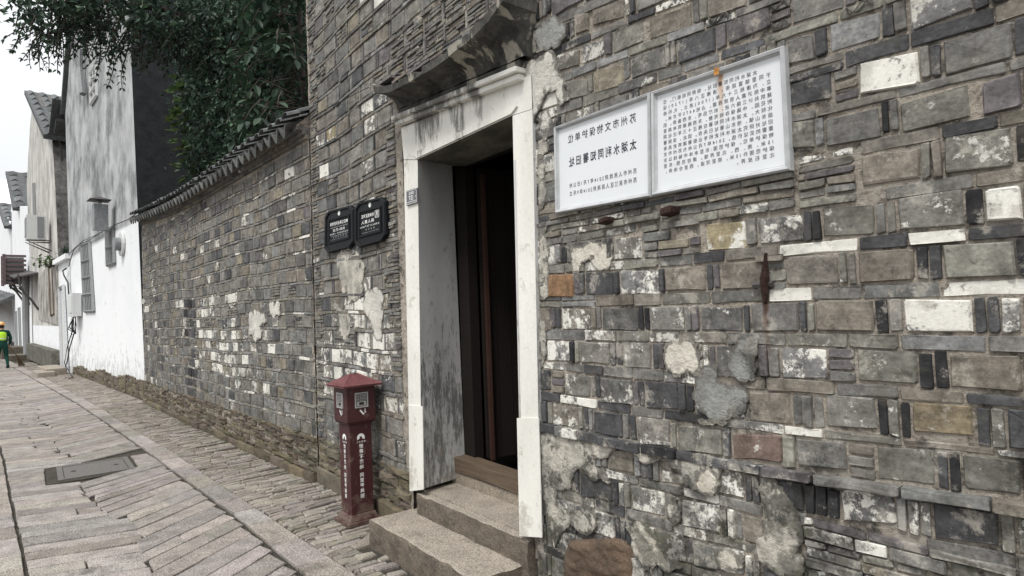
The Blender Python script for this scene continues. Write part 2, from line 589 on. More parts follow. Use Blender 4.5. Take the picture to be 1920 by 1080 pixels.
def link_mesh(name, verts, faces, mat, parent=None, tint=None, mats=None, fmat=None, smooth=False):
    me = bpy.data.meshes.new(name)
    me.from_pydata([tuple(v) for v in verts], [], faces)
    for mm in (mats or [mat]):
        me.materials.append(mm)
    if fmat:
        me.polygons.foreach_set('material_index', fmat)
    if smooth:
        me.polygons.foreach_set('use_smooth', [True] * len(faces))
    if tint is not None:
        at = me.attributes.new('tint', 'FLOAT_COLOR', 'POINT')
        if isinstance(tint, list):
            flat = [x for t in tint for x in t]
        else:
            flat = list(tint) * len(verts)
        at.data.foreach_set('color', flat)
    o = bpy.data.objects.new(name, me)
    COL.objects.link(o)
    if parent is not None:
        o.parent = parent
        o.matrix_parent_inverse = Matrix.Translation(-Vector(parent.location))
    return o


def thing(name, label, cat, loc=(0, 0, 0), group=None):
    o = bpy.data.objects.new(name, None)
    o.empty_display_size = 0.1
    COL.objects.link(o)
    o.location = loc
    return tag(o, label, cat, group)


def tag(o, label, cat, group=None):
    o['label'] = label
    o['category'] = cat
    if group:
        o['group'] = group
    return o


def structure(o):
    o['kind'] = 'structure'
    return o


class Geo:
    """collects pieces that become ONE mesh"""

    def __init__(self):
        self.v, self.f, self.t, self.fm = [], [], [], []

    def add(self, verts, faces, tint=(1, 1, 1, 0), fm=0):
        k = len(self.v)
        self.v += [tuple(q) for q in verts]
        self.f += [tuple(i + k for i in f) for f in faces]
        self.t += [tint] * len(verts)
        self.fm += [fm] * len(faces)
        return self

    def box(self, x0, x1, y0, y1, z0, z1, tint=(1, 1, 1, 0), fm=0):
        v = [(x, y, z) for z in (z0, z1) for y in (y0, y1) for x in (x0, x1)]
        f = [(0, 2, 3, 1), (4, 5, 7, 6), (0, 1, 5, 4), (2, 6, 7, 3), (0, 4, 6, 2), (1, 3, 7, 5)]
        return self.add(v, f, tint, fm)

    def obox(self, c, ax, ay, az, tint=(1, 1, 1, 0), fm=0):
        c, ax, ay, az = map(Vector, (c, ax, ay, az))
        v = [c + ax * i + ay * j + az * k for k in (-1, 1) for j in (-1, 1) for i in (-1, 1)]
        f = [(0, 2, 3, 1), (4, 5, 7, 6), (0, 1, 5, 4), (2, 6, 7, 3), (0, 4, 6, 2), (1, 3, 7, 5)]
        return self.add(v, f, tint, fm)

    def prism(self, poly, vec, tint=(1, 1, 1, 0), fm=0):
        """polygon extruded along vec"""
        n = len(poly)
        vec = Vector(vec)
        v = [Vector(p) for p in poly] + [Vector(p) + vec for p in poly]
        f = [tuple(range(n)), tuple(reversed(range(n, 2 * n)))]
        f += [(i, n + i, n + (i + 1) % n, (i + 1) % n) for i in range(n)]
        return self.add(v, f, tint, fm)

    def tube(self, pts, rad, n=6, tint=(1, 1, 1, 0), fm=0):
        pts = [Vector(p) for p in pts]
        rings, faces = [], []
        for i, p in enumerate(pts):
            d = (pts[min(i + 1, len(pts) - 1)] - pts[max(i - 1, 0)]).normalized()
            a = d.cross(Vector((0.31, 0.2, 0.93)))
            if a.length < 1e-3:
                a = d.cross(Vector((1, 0, 0)))
            a.normalize()
            b = d.cross(a)
            r = rad[i] if isinstance(rad, (list, tuple)) else rad
            rings += [p + (a * math.cos(k * 2 * math.pi / n) + b * math.sin(k * 2 * math.pi / n)) * r for k in range(n)]
        for i in range(len(pts) - 1):
            for k in range(n):
                faces.append((i * n + k, i * n + (k + 1) % n, (i + 1) * n + (k + 1) % n, (i + 1) * n + k))
        faces.append(tuple(reversed(range(n))))
        faces.append(tuple(range((len(pts) - 1) * n, len(pts) * n)))
        return self.add(rings, faces, tint, fm)

    def make(self, name, mat, parent=None, smooth=False, mats=None, kind=None):
        o = link_mesh(name, self.v, self.f, mat, parent, self.t, mats, self.fm if mats else None, smooth)
        if kind:
            o['kind'] = kind
        return o


def ident(u, y, z):
    return Vector((u, y, z))


def piece_poly(poly, rnd=0.0025, chip=0.25, per=0.09):
    """an uneven outline from a 4-corner polygon: extra points, jitter, knocked-off corners"""
    out = []
    n = len(poly)
    for i in range(n):
        a, b = poly[i], poly[(i + 1) % n]
        L = math.hypot(b[0] - a[0], b[1] - a[1])
        k = max(1, min(3, int(L / per)))
        c = min(0.2 * L, R(0.002, 0.009 if random.random() < chip else 0.004))
        ua, ub = c / L if L > 0 else 0, 1 - c / L if L > 0 else 1
        for j in range(k + 1):
            t = ua + (ub - ua) * j / k
            out.append((a[0] + (b[0] - a[0]) * t + R(-rnd, rnd), a[1] + (b[1] - a[1]) * t + R(-rnd, rnd)))
    return out


def brick_geo(poly, yf, depth=0.03, inset=0.005, rnd=0.0022, wob=0.0015, fn=ident, dome=0.0):
    p = piece_poly(poly, rnd)
    n = len(p)
    cx = sum(q[0] for q in p) / n
    cz = sum(q[1] for q in p) / n
    v, f = [], []
    tx, tz = R(-0.02, 0.02), R(-0.03, 0.03)
    for q in p:
        v.append(fn(q[0], depth, q[1]))
    for q in p:
        v.append(fn(q[0], yf + inset * 1.2, q[1]))
    for q in p:
        dx, dz = q[0] - cx, q[1] - cz
        L = max(1e-4, math.hypot(dx, dz))
        k = max(0.3, 1 - inset / L)
        v.append(fn(cx + dx * k, yf + R(-wob, wob) + dx * tx + dz * tz, cz + dz * k))
    for r in (0, 1):
        f += [(r * n + i, r * n + (i + 1) % n, (r + 1) * n + (i + 1) % n, (r + 1) * n + i) for i in range(n)]
    if dome:
        v.append(fn(cx + R(-.01, .01), yf - dome, cz + R(-.01, .01)))
        c = len(v) - 1
        f += [(2 * n + i, 2 * n + (i + 1) % n, c) for i in range(n)]
    else:
        f.append(tuple(range(2 * n, 3 * n)))
    return v, f


def emit(parent, pieces, name, mat, limit, rest_name):
    """pieces: (key points, verts, faces, tint). The largest in the picture become parts, the rest one mesh."""
    order = sorted(pieces, key=lambda q: -px_area(q[0]))
    objs = []
    for q in order[:limit]:
        objs.append(link_mesh(name, q[1], q[2], mat, parent, q[3]))
    if len(order) > limit:
        g = Geo()
        for q in order[limit:]:
            g.add(q[1], q[2], q[3])
        g.make(rest_name, mat, parent, kind='stuff')
    return objs


GREYS = [(.180, .174, .160), (.152, .149, .141), (.21, .20, .182), (.168, .157, .140), (.118, .115, .11), (.19, .174, .151), (.155, .156, .150)]


def tint_of(code='g', base_white=0.0):
    k = R(0.88, 1.14)
    if code == 'g':
        r = random.random()
        c = random.choice(GREYS)
        if r < 0.07:
            c = (.085, .086, .09)
        elif r < 0.17:
            c = (.185, .165, .140)
        elif r < 0.20:
            c = (.22, .195, .15)
        w = base_white + (R(0.25, 0.55) if random.random() < 0.06 else R(0, 0.10))
    else:
        c, w = {
            'w': ((.24, .235, .22), .74), 'W': ((.22, .215, .205), 0.52), 'p': ((.15, .148, .145), 0.44), 'q': ((.18, .172, .155), 0.33),
            'o': ((.27, .165, .095), 0.1), 'd': ((.068, .068, .071), 0.08), 'D': ((.030, .030, .032), 0.1), 'y': ((.28, .24, .155), 0.42),
            'r': ((.148, .108, .092), 0.2), 'n': ((.185, .165, .138), 0.14), 'N': ((.195, .160, .108), 0.2), 't': ((.21, .205, .175), 0.15),
            'm': ((.165, .160, .138), 0.26), 'b': ((.125, .113, .116), 0.05), 'k': ((.16, .155, .145), 0.1), 'l': ((.215, .215, .21), 0.12)}[code]
    return (c[0] * k, c[1] * k, c[2] * k, min(1, w))

# ------------------------------------------------------------------ gatehouse wall
gate = thing('gatehouse', 'old gatehouse of patched grey brick with a whitewashed doorway', 'building', (-3.2, 0, 0))

KN = [-2.5, -1.8, -1.2, -0.5, 0.7]
ROWS = [   # name, heights of the top edge at KN, height of the bricks
    ('Y', [3.93, 3.86, 3.78, 3.70, 3.62], .105), ('X', [3.78, 3.71, 3.63, 3.55, 3.47], .105),
    ('V', [3.63, 3.55, 3.47, 3.40, 3.32], .105), ('U', [3.31, 3.23, 3.16, 3.09, 3.01], .105),
    ('T', [3.16, 3.07, 3.01, 2.94, 2.86], .105), ('S', [2.985, 2.92, 2.87, 2.81, 2.75], .097),
    ('R', [2.83, 2.79, 2.735, 2.69, 2.65], .102), ('Q', [2.675, 2.645, 2.60, 2.57, 2.545], .100),
    ('A', [2.52, 2.49, 2.462, 2.43, 2.42], .100), ('B', [2.345, 2.325, 2.297, 2.278, 2.27], .105),
    ('C', [2.19, 2.18, 2.162, 2.137, 2.13], .104), ('D', [2.03, 2.02, 2.00, 1.992, 1.985], .110),
    ('E', [1.877, 1.852, 1.848, 1.835, 1.83], .105), ('F', [1.72, 1.702, 1.695, 1.688, 1.685], .108),
    ('G', [1.547, 1.538, 1.536, 1.532, 1.53], .107), ('H', [1.38, 1.381, 1.381, 1.376, 1.375], .112),
    ('I', [1.23, 1.215, 1.216, 1.23, 1.235], .115), ('J', [1.065, 1.057, 1.062, 1.094, 1.10], .113),
    ('K', [.90, .897, .91, .942, .95], .108), ('L', [.745, .75, .757, .785, .79], .112),
    ('M', [.575, .585, .610, .635, .65], .110), ('N', [.42, .43, .45, .47, .48], .110),
    ('O', [.27, .28, .29, .31, .32], .110), ('P', [.12, .12, .13, .15, .16], .110)]
PANELS = {
    'T': [(-2.265,-2.025,3.138,3.099,3.009,3.011,'b')],
    'S': [(-2.106,-2.005,2.969,2.948,2.860,2.848,'g'), (-1.991,-1.784,2.955,2.918,2.862,2.823,'g')],
    'R': [(-2.243,-2.079,2.819,2.795,2.725,2.705,'g'), (-2.071,-1.914,2.805,2.786,2.708,2.700,'p'), (-1.868,-1.686,2.797,2.781,2.684,2.678,'m'), (-1.663,-1.437,2.777,2.746,2.669,2.640,'n')],
    'Q': [(-2.181,-2.034,2.666,2.634,2.566,2.548,'m'), (-1.998,-1.810,2.656,2.630,2.538,2.523,'g'), (-1.769,-1.575,2.642,2.628,2.534,2.528,'g'), (-1.521,-1.339,2.626,2.611,2.517,2.508,'g'), (-1.293,-1.117,2.609,2.598,2.518,2.516,'b')],
    'A': [(-1.065,-0.965,2.460,2.446,2.359,2.351,'k'), (-0.922,-0.760,2.453,2.438,2.350,2.344,'l'), (-0.686,-0.525,2.437,2.430,2.333,2.337,'p')],
    'B': [(-1.072,-0.913,2.297,2.297,2.209,2.195,'d'), (-0.835,-0.662,2.292,2.278,2.186,2.170,'w'), (-0.607,-0.441,2.281,2.277,2.173,2.171,'k')],
    'C': [(-1.072,-0.979,2.164,2.154,2.061,2.049,'m'), (-0.948,-0.776,2.145,2.138,2.046,2.033,'k'), (-0.724,-0.544,2.133,2.139,2.032,2.033,'m'), (-0.523,-0.428,2.127,2.138,2.027,2.031,'b')],
    'D': [(-0.846,-0.673,1.995,1.986,1.894,1.886,'n'), (-0.619,-0.453,2.005,1.993,1.888,1.877,'m')],
    'E': [(-2.463,-2.308,1.877,1.869,1.764,1.758,'W'), (-1.920,-1.745,1.854,1.844,1.752,1.744,'g'), (-1.432,-1.251,1.858,1.844,1.744,1.731,'y'), (-1.208,-1.038,1.848,1.842,1.746,1.738,'p'), (-0.976,-0.809,1.848,1.842,1.744,1.738,'m'), (-0.749,-0.573,1.849,1.844,1.740,1.733,'q'), (-0.526,-0.444,1.831,1.831,1.735,1.731,'w')],
    'F': [(-2.379,-2.182,1.719,1.708,1.598,1.590,'o'), (-2.108,-1.919,1.713,1.702,1.595,1.588,'d'), (-1.887,-1.662,1.705,1.693,1.587,1.582,'p'), (-1.634,-1.431,1.696,1.693,1.593,1.590,'n'), (-1.111,-0.926,1.698,1.691,1.588,1.583,'g'), (-0.871,-0.704,1.693,1.690,1.581,1.589,'n'), (-0.635,-0.465,1.691,1.687,1.581,1.582,'t')],
    'G': [(-2.484,-2.365,1.548,1.545,1.426,1.427,'g'), (-2.288,-2.075,1.543,1.538,1.427,1.429,'g'), (-2.008,-1.790,1.541,1.536,1.429,1.428,'g'), (-1.722,-1.541,1.539,1.534,1.426,1.427,'g'), (-1.473,-1.281,1.532,1.529,1.426,1.427,'g'), (-1.253,-1.068,1.538,1.536,1.427,1.430,'k'), (-1.013,-0.826,1.540,1.537,1.431,1.432,'n'), (-0.745,-0.566,1.534,1.527,1.429,1.429,'w'), (-0.508,-0.459,1.533,1.531,1.427,1.427,'W')],
    'H': [(-2.412,-2.231,1.380,1.383,1.269,1.272,'W'), (-2.164,-1.967,1.381,1.380,1.267,1.272,'q'), (-1.889,-1.720,1.382,1.380,1.261,1.266,'q'), (-1.652,-1.467,1.386,1.385,1.247,1.258,'g'), (-1.409,-1.230,1.380,1.382,1.256,1.261,'g'), (-1.148,-0.979,1.377,1.381,1.259,1.270,'p'), (-0.892,-0.715,1.382,1.380,1.269,1.272,'m'), (-0.636,-0.467,1.373,1.377,1.269,1.272,'n')],
    'I': [(-2.472,-2.384,1.230,1.230,1.112,1.114,'d'), (-2.284,-2.101,1.214,1.215,1.101,1.110,'q'), (-2.035,-1.836,1.214,1.217,1.088,1.098,'g'), (-1.773,-1.591,1.214,1.220,1.093,1.101,'d'), (-1.516,-1.288,1.217,1.214,1.088,1.104,'g'), (-1.282,-1.112,1.210,1.219,1.095,1.103,'n'), (-1.001,-0.835,1.226,1.230,1.111,1.122,'q'), (-0.742,-0.579,1.226,1.230,1.128,1.138,'N')],
    'J': [(-2.382,-2.186,1.063,1.064,0.940,0.946,'g'), (-2.093,-1.902,1.053,1.057,0.941,0.943,'d'), (-1.827,-1.637,1.058,1.064,0.930,0.941,'g'), (-1.611,-1.391,1.049,1.056,0.934,0.949,'m'), (-1.357,-1.155,1.050,1.064,0.944,0.963,'r'), (-1.107,-0.933,1.065,1.077,0.964,0.978,'k'), (-0.850,-0.680,1.078,1.087,0.963,0.980,'m'), (-0.621,-0.482,1.088,1.096,0.985,0.992,'m')],
    'K': [(-2.009,-1.842,0.889,0.899,0.785,0.792,'n'), (-1.709,-1.568,0.845,0.845,0.784,0.797,'g'), (-1.184,-1.083,0.908,0.918,0.793,0.807,'d'), (-0.965,-0.797,0.920,0.938,0.809,0.831,'p'), (-0.702,-0.539,0.935,0.941,0.819,0.841,'d')],
    'L': [(-2.202,-1.984,0.738,0.754,0.621,0.643,'d'), (-1.876,-1.687,0.744,0.755,0.632,0.647,'g'), (-1.607,-1.419,0.740,0.760,0.629,0.646,'g'), (-1.329,-1.239,0.751,0.753,0.640,0.645,'n')],
    'M': [(-1.748,-1.589,0.584,0.603,0.457,0.483,'g'), (-1.556,-1.325,0.586,0.613,0.482,0.512,'g')],
}


def knot(vals, x):
    if x <= KN[0]:
        return vals[0]
    for i in range(4):
        if x <= KN[i + 1]:
            t = (x - KN[i]) / (KN[i + 1] - KN[i])
            return vals[i] + (vals[i + 1] - vals[i]) * t
    return vals[4]


THIN = [(-2.50, -1.06, 1.862, 2.06), (-1.74, -1.45, 1.74, 1.885), (-1.05, -0.86, 1.85, 2.035),
        (-1.09, 0.62, .585, .797), (-1.22, -1.11, 1.58, 1.71), (-2.50, -2.40, 1.585, 1.72)]
PLACED = {'brick': [], 'edge_brick': [], 'course_brick': []}
KNOTS = []      # small moulded bricks with an endless-knot relief


def in_door(x, z):
    return -3.98 < x < -2.50 and z < 2.93


PATCH_AT = [(-1.96, 1.80, .26), (-1.60, 1.32, .26), (-1.42, 1.20, .34), (-1.22, 1.33, .2), (-2.30, 2.62, .35), (-2.32, 2.35, .25), (-2.2, .80, .5), (-1.5, .85, .4),
            (-1.15, .72, .35), (-1.85, .45, .4), (-4.75, 1.6, .5), (-4.55, 1.3, .45), (-5.2, 1.1, .4)]


def near_patch(poly, fn):
    """bricks round a remnant of plaster keep more lime"""
    if fn is not ident:
        return 0.0
    cx, cz = sum(p[0] for p in poly) / len(poly), sum(p[1] for p in poly) / len(poly)
    k = 0.0
    for a, b, r in PATCH_AT:
        d = math.hypot(cx - a, cz - b) / r
        if d < 1:
            k = max(k, .42 * (1 - d * .7))
    return k


def add_piece(kind, poly, code='g', bw=0.0, fn=ident, store=None, proud=None, thick=.03):
    yf = -(R(.0105, .018) if proud is None else proud)
    bw += near_patch(poly, fn)
    v, f = brick_geo(poly, yf, fn=fn, rnd=.0036 if kind == 'brick' else .0020, inset=.006 if kind == 'brick' else .0035, depth=thick)
    key = [fn(q[0], 0, q[1]) for q in poly]
    (store if store is not None else PLACED)[kind].append((key, v, f, tint_of(code, bw)))


def quad(x0, x1, zb0, zb1, zt0, zt1, g=.005):
    return [(x0 + g, zb0 + g), (x1 - g, zb1 + g), (x1 - g, zt1 - g), (x0 + g, zt0 - g)]


def thin_fill(x0, x1, z0, z1, bw=0.1, th=.033, fn=ident, store=None, ragged=.006):
    n = max(1, round((z1 - z0) / th))
    zs = [z0 + (z1 - z0) * (i + (R(-.2, .2) if 0 < i < n else 0)) / n for i in range(n + 1)]
    for i in range(n):
        x = x0 - R(0, .05)
        while x < x1 - .02:
            L = R(.07, .24)
            xe = min(x + L, x1)
            if x1 - xe < .04:
                xe = x1
            xs = max(x, x0)
            if xe - xs > .02 and not in_door((xs + xe) / 2, (zs[i] + zs[i + 1]) / 2):
                j = R(-ragged, ragged) * .4
                add_piece('course_brick', quad(xs, xe, zs[i] + j, zs[i] - j, zs[i + 1] + j, zs[i + 1] - j, .0034),
                          random.choice('gggggkkmnbt'), bw, fn, store, R(.006, .026))
            x = xe


def is_thin(x, z):
    return any(a < x < b and c < z < d for a, b, c, d in THIN)


XR = 0.62
for r, (nm, top, hh) in enumerate(ROWS):
    known = sorted(PANELS.get(nm, []))
    spans = []
    cur = -2.50 if top[0] < 2.95 else -2.42
    if top[0] > 3.2:
        cur = -2.42
    seq = []
    for p in known + [None]:
        end = p[0] if p else XR
        while end - cur > .29:                       # unseen stretch: fill with the usual pattern
            wv = R(.055, .085)
            seq.append(('v', cur, cur + wv))
            wp = R(.165, .185)
            seq.append(('p', cur + wv, cur + wv + wp, None))
            cur += wv + wp
        if end - cur > .012:
            seq.append(('v', cur, end))
        if p:
            seq.append(('p', p[0], p[1], p))
            cur = p[1]
    for s in seq:
        xm = (s[1] + s[2]) / 2
        zm = knot(top, xm) - hh / 2
        if is_thin(xm, zm) and not (s[0] == 'p' and s[3]):
            continue
        zt0, zt1 = knot(top, s[1]), knot(top, s[2])
        lowz = zm < 1.0
        bw = 0.16 if lowz else 0.06
        if s[0] == 'p':
            if s[3]:
                _, _, a, b, c, d, code = s[3]
                add_piece('brick', quad(s[1], s[2], c, d, a, b), code, bw)
            else:
                add_piece('brick', quad(s[1], s[2], zt0 - hh, zt1 - hh, zt0, zt1), random.choice('ggdkb' if lowz else 'gggkn'), bw)
        else:
            wgap = s[2] - s[1]
            if wgap < .026:
                continue
            if .075 < wgap < .12 and random.random() < .16:      # a little stack of moulded bricks
                for k in range(3):
                    z1 = zt0 - hh * k / 3
                    add_piece('course_brick', quad(s[1], s[2], z1 - hh / 3, z1 - hh / 3, z1, z1, .004), random.choice('nbkg'), .05)
                    if k != 1:
                        KNOTS.append((xm, z1 - hh / 6, wgap, hh / 3))
                continue
            n = max(1, round(wgap / .034))
            for k in range(n):
                a = s[1] + wgap * k / n
                b = s[1] + wgap * (k + 1) / n
                e = R(-.006, .004)
                add_piece('edge_brick', quad(a, b, zt0 - hh + R(-.004, .006), zt0 - hh + R(-.004, .006), zt0 + e, zt0 + e, .0032),
                          random.choice('ggkkddddDDmtlb'), bw + .04, proud=R(.0095, .022))
    # flat course between this row and the one below
    if r + 1 < len(ROWS):
        nt = ROWS[r + 1][1]
        x = -2.50 if top[0] < 2.95 else -2.42
        while x < XR:
            L = R(.13, .27)
            xe = min(XR, x + L)
            zt, zb = (knot(top, x) - hh, knot(top, xe) - hh), (knot(nt, x), knot(nt, xe))
            h = zt[0] - zb[0]
            zc = (zt[0] + zb[0]) / 2
            if not is_thin((x + xe) / 2, zc):
                n = 1 if h < .062 else max(2, round(h / .036))
                for k in range(n):
                    a0, a1 = zb[0] + h * k / n, zb[1] + (zt[1] - zb[1]) * k / n
                    b0, b1 = zb[0] + h * (k + 1) / n, zb[1] + (zt[1] - zb[1]) * (k + 1) / n
                    ledge = nm == 'J' and x < -0.1
                    code = random.choice('gggkkbddmD' if zc < .95 else 'ggggkkmndlt')
                    if nm in ('F', 'E') and x > -1.2 and random.random() < .5:
                        code = 'w'
                    if nm == 'I' and x > -.75:
                        code = 'W'
                    add_piece('course_brick', quad(x, xe, a0, a1, b0, b1, .0035), code, R(.2, .55) if random.random() < .28 else .08,
                              proud=R(.028, .050) if ledge else R(.009, .016))
                    if n == 1 and L < .16 and random.random() < .35 and not ledge:
                        KNOTS.append(((x + xe) / 2, zc, xe - x, h))
            x = xe
for a, b, c, d in THIN:
    thin_fill(a, b, c, d)

# courses above the hood and the part left of the door
XL = -5.70
LV0 = 0.0


def lz(z, x):                     # the old courses sag a little
    return z + .012 * math.sin(x * 2.1 + z) + .006 * math.sin(x * 5.3 + 2 * z)


z = 0.36
rowi = 0
while z < 5.0:
    ph = R(.118, .130)
    ch = R(.024, .033)
    xe_row = -4.0 if z < 2.93 else -2.42
    x = XL
    # quoins of small courses at the corner, and beside the frame
    q0 = R(.12, .22)
    thin_fill(x, x + q0, z, z + ph + ch, .05)
    x += q0
    qr = R(.10, .20)
    xstop = xe_row - (qr if 1.0 < z < 2.95 else 0)
    if xstop < xe_row:
        thin_fill(xstop, xe_row, z, z + ph, .2)
    weather = max(0, min(1, (2.0 - z) / .9))
    while x < xstop - .03:
        wp = min(R(.185, .235), xstop - x)
        if 3.02 < z < 3.42 and x > -4.2:              # thin layered courses right over the hood
            thin_fill(x, x + wp, z, z + ph, .05, .024)
        elif random.random() < .06:
            thin_fill(x, x + wp, z, z + ph, .1)
        else:
            code = 'g' if random.random() < .9 else random.choice('nypbkmw' if z > 2.6 else 'nqpkmdr')
            add_piece('brick', quad(x, x + wp, lz(z, x), lz(z, x + wp), lz(z + ph, x), lz(z + ph, x + wp)),
                      code, .05 + .15 * weather)
        x += wp
        if x < xstop - .05:
            n = 1 if random.random() < .6 else 2
            for k in range(n):
                add_piece('edge_brick', quad(x, x + .027, lz(z, x), lz(z, x), lz(z + ph, x), lz(z + ph, x), .003), random.choice('gkdblt'), .08, proud=R(.009, .018))
                x += .027
    x = XL
    while x < xe_row:
        xe = min(x + R(.14, .30), xe_row)
        if not (3.0 < z < 3.42 and x > -4.2):
            add_piece('course_brick', quad(x, xe, lz(z + ph, x), lz(z + ph, xe), lz(z + ph + ch, x), lz(z + ph + ch, xe), .003),
                      random.choice('ggkkmnbl'), .05 + .2 * weather, proud=R(.010, .024))
        else:
            thin_fill(x, xe, z + ph, z + ph + ch, .05, .022)
        x = xe
    z += ph + ch
    rowi += 1

emit(gate, PLACED['brick'], 'brick', M['brick'], 300, 'brick_infill')
emit(gate, PLACED['edge_brick'], 'edge_brick', M['brick'], 300, 'edge_brick_infill')
emit(gate, PLACED['course_brick'], 'course_brick', M['brick'], 300, 'course_brick_infill')

# endless-knot reliefs
for (kx, kz, kw, kh) in KNOTS[:26]:
    g = Geo()
    a, b = min(kw * .36, .04), min(kh * .3, .014)
    pts = []
    for i in range(33):
        t = i / 32 * 2 * math.pi
        pts.append((kx + a * math.sin(t), -.0185 - .0015 * math.cos(3 * t), kz + b * math.sin(3 * t + .6)))
    g.tube(pts, .0026, 4, (.11, .105, .095, 0))
    g.make('knot_relief', M['brick'], gate)

# mortar bed: an uneven sheet between the bricks, and the body of the wall behind it
def sheet(x0, x1, z0, z1, step, yf, skip=None, fn=ident):
    nx, nz = int((x1 - x0) / step), int((z1 - z0) / step)
    v, f = [], []
    for j in range(nz + 1):
        for i in range(nx + 1):
            x, zz = x0 + (x1 - x0) * i / nx, z0 + (z1 - z0) * j / nz
            v.append(fn(x, yf(x, zz), zz))
    for j in range(nz):
        for i in range(nx):
            xc, zc = x0 + (x1 - x0) * (i + .5) / nx, z0 + (z1 - z0) * (j + .5) / nz
            if skip and skip(xc, zc):
                continue
            k = j * (nx + 1) + i
            f.append((k, k + 1, k + nx + 2, k + nx + 1))
    return v, f


def mort_y(x, zz):
    n = mnoise.noise((x * 9, zz * 9, 1.7)) + .6 * mnoise.noise((x * 31, zz * 31, 4.1))
    return -.0058 - .0040 * max(-1.2, min(1.15, n))


v, f = sheet(XL - .05, XR, -.1, 5.0, .026, mort_y, lambda x, zz: -3.9 < x < -2.56 and zz < 2.72)
link_mesh('mortar', v, f, M['mortar'], gate, smooth=True)
g = Geo()
g.box(XL - .05, -3.93, .032, .36, -.1, 5.0)
g.box(-2.53, XR, .032, .36, -.1, 5.0)
g.box(-3.93, -2.53, .032, .36, 2.74, 5.0)
g.box(XL - .05, XL + .3, .36, 6.0, -.1, 5.0)
g.make('wall_core', M['mortar'], gate)
g = Geo()
g.box(XR - .02, XR, -.005, .03, -.1, 5.0)
g.make('wall_end', M['mortar'], gate)
# corner bricks seen end-on along the left return
# ------------------------------------------------------------------ plaster remains


def ragged(poly, depth=3, amp=.21):
    pts = [Vector((p[0], p[1])) for p in poly]
    for _ in range(depth):
        out = []
        for i in range(len(pts)):
            a, b = pts[i], pts[(i + 1) % len(pts)]
            d = b - a
            out.append(a)
            out.append((a + b) / 2 + Vector((-d.y, d.x)) * R(-amp, amp))
        pts = out
    return pts


def patch(px_poly, mat, proud=.020, name='plaster_patch', depth=4, parent=None, fn=None, to=W):
    pts = []
    for p in px_poly:
        q = to(p[0], p[1])
        pts.append((q.x, q.z) if fn is None else fn(q))
    return patch_uz(pts, mat, proud, name, depth, parent or gate, ident if fn is None else BW)


def patch_uz(pts, mat, proud, name, depth, parent, f3):
    r = ragged(pts, depth)
    bm = bmesh.new()
    vs = [bm.verts.new((q.x, q.y, 0)) for q in r]
    es = [bm.edges.new((vs[i], vs[(i + 1) % len(vs)])) for i in range(len(vs))]
    bmesh.ops.triangle_fill(bm, edges=es, use_beauty=True, use_dissolve=False)
    bmesh.ops.subdivide_edges(bm, edges=[e for e in bm.edges if not e.is_boundary and e.calc_length() > .05], cuts=1, use_grid_fill=False)
    bmesh.ops.triangulate(bm, faces=bm.faces[:])
    vv = [Vector(w_.co) for w_ in bm.verts]
    bset = [w_.is_boundary for w_ in bm.verts]
    ff = [tuple(l.vert.index for l in fa.loops) for fa in bm.faces] if False else None
    bm.verts.index_update()
    ff = [tuple(w_.index for w_ in fa.verts) for fa in bm.faces]
    bnd = [(e.verts[0].index, e.verts[1].index) for e in bm.edges if e.is_boundary]
    bm.free()
    verts = []
    for q, b in zip(vv, bset):
        n = mnoise.noise((q.x * 14, q.y * 14, .3))
        verts.append(f3(q.x, -(proud + .004 * n - (.002 if b else 0)), q.y))
    k = len(verts)
    back = {}
    faces = list(ff)
    for a, b in bnd:                       # the edge has its own vertices, so it stays crisp
        for i in (a, b):
            if i not in back:
                back[i] = len(verts)
                verts.append(verts[i])
                verts.append(f3(vv[i].x, .004, vv[i].y))
        faces.append((back[a], back[b], back[b] + 1, back[a] + 1))
    o = link_mesh(name, verts, faces, mat, parent, smooth=True)
    at = o.data.attributes.new('rim', 'FLOAT_COLOR', 'POINT')
    rim = [1.0 if b else 0.0 for b in bset] + [1.0] * (len(verts) - k)
    at.data.foreach_set('color', [q for r_ in rim for q in (r_, r_, r_, 1.0)])
    return o


patch([(1072, 455), (1120, 452), (1148, 450), (1152, 475), (1157, 500), (1128, 507), (1112, 488), (1096, 492), (1093, 525), (1084, 548), (1079, 520), (1074, 485)], M['plaster_cream'])
patch([(1252, 648), (1282, 641), (1314, 643), (1320, 668), (1326, 700), (1310, 705), (1272, 706), (1256, 690), (1249, 665)], M['plaster_cream'], .026)
patch([(1320, 690), (1345, 678), (1350, 705), (1370, 722), (1402, 727), (1402, 772), (1370, 785), (1335, 783), (1318, 770), (1306, 748), (1308, 712)], M['plaster_grey'], .024)
patch([(1388, 640), (1400, 632), (1427, 634), (1424, 690), (1420, 712), (1352, 700), (1372, 682)], M['plaster_grey'], .026)
patch([(1315, 784), (1350, 782), (1370, 790), (1362, 798), (1318, 794)], M['plaster_cream'], .026)
# round the top right of the door
patch([(1008, 60), (1042, 32), (1066, 45), (1068, 70), (1050, 92), (1030, 98), (1012, 100)], M['plaster_grey'], .028)
patch([(992, 112), (1030, 100), (1044, 100), (1050, 120), (1055, 140), (1064, 150), (1073, 190), (1056, 200), (1050, 170), (1030, 178), (1015, 212), (1000, 250), (990, 200), (988, 150)], M['plaster_white'], .030)
patch([(1022, 210), (1032, 205), (1030, 262), (1022, 268), (1018, 235)], M['plaster_white'], .02)
random.seed(77)
for y0_, y1_ in ((215, 395), (420, 560), (590, 700)):
    up_ = [(1026 + R(-7, 9), y) for y in range(y0_, y1_, 22)]
    dn_ = [(1012 + (y - 215) * .006, y) for y in range(y1_, y0_, -22)]
    patch(up_ + dn_, M['plaster_low'], .017, depth=3)
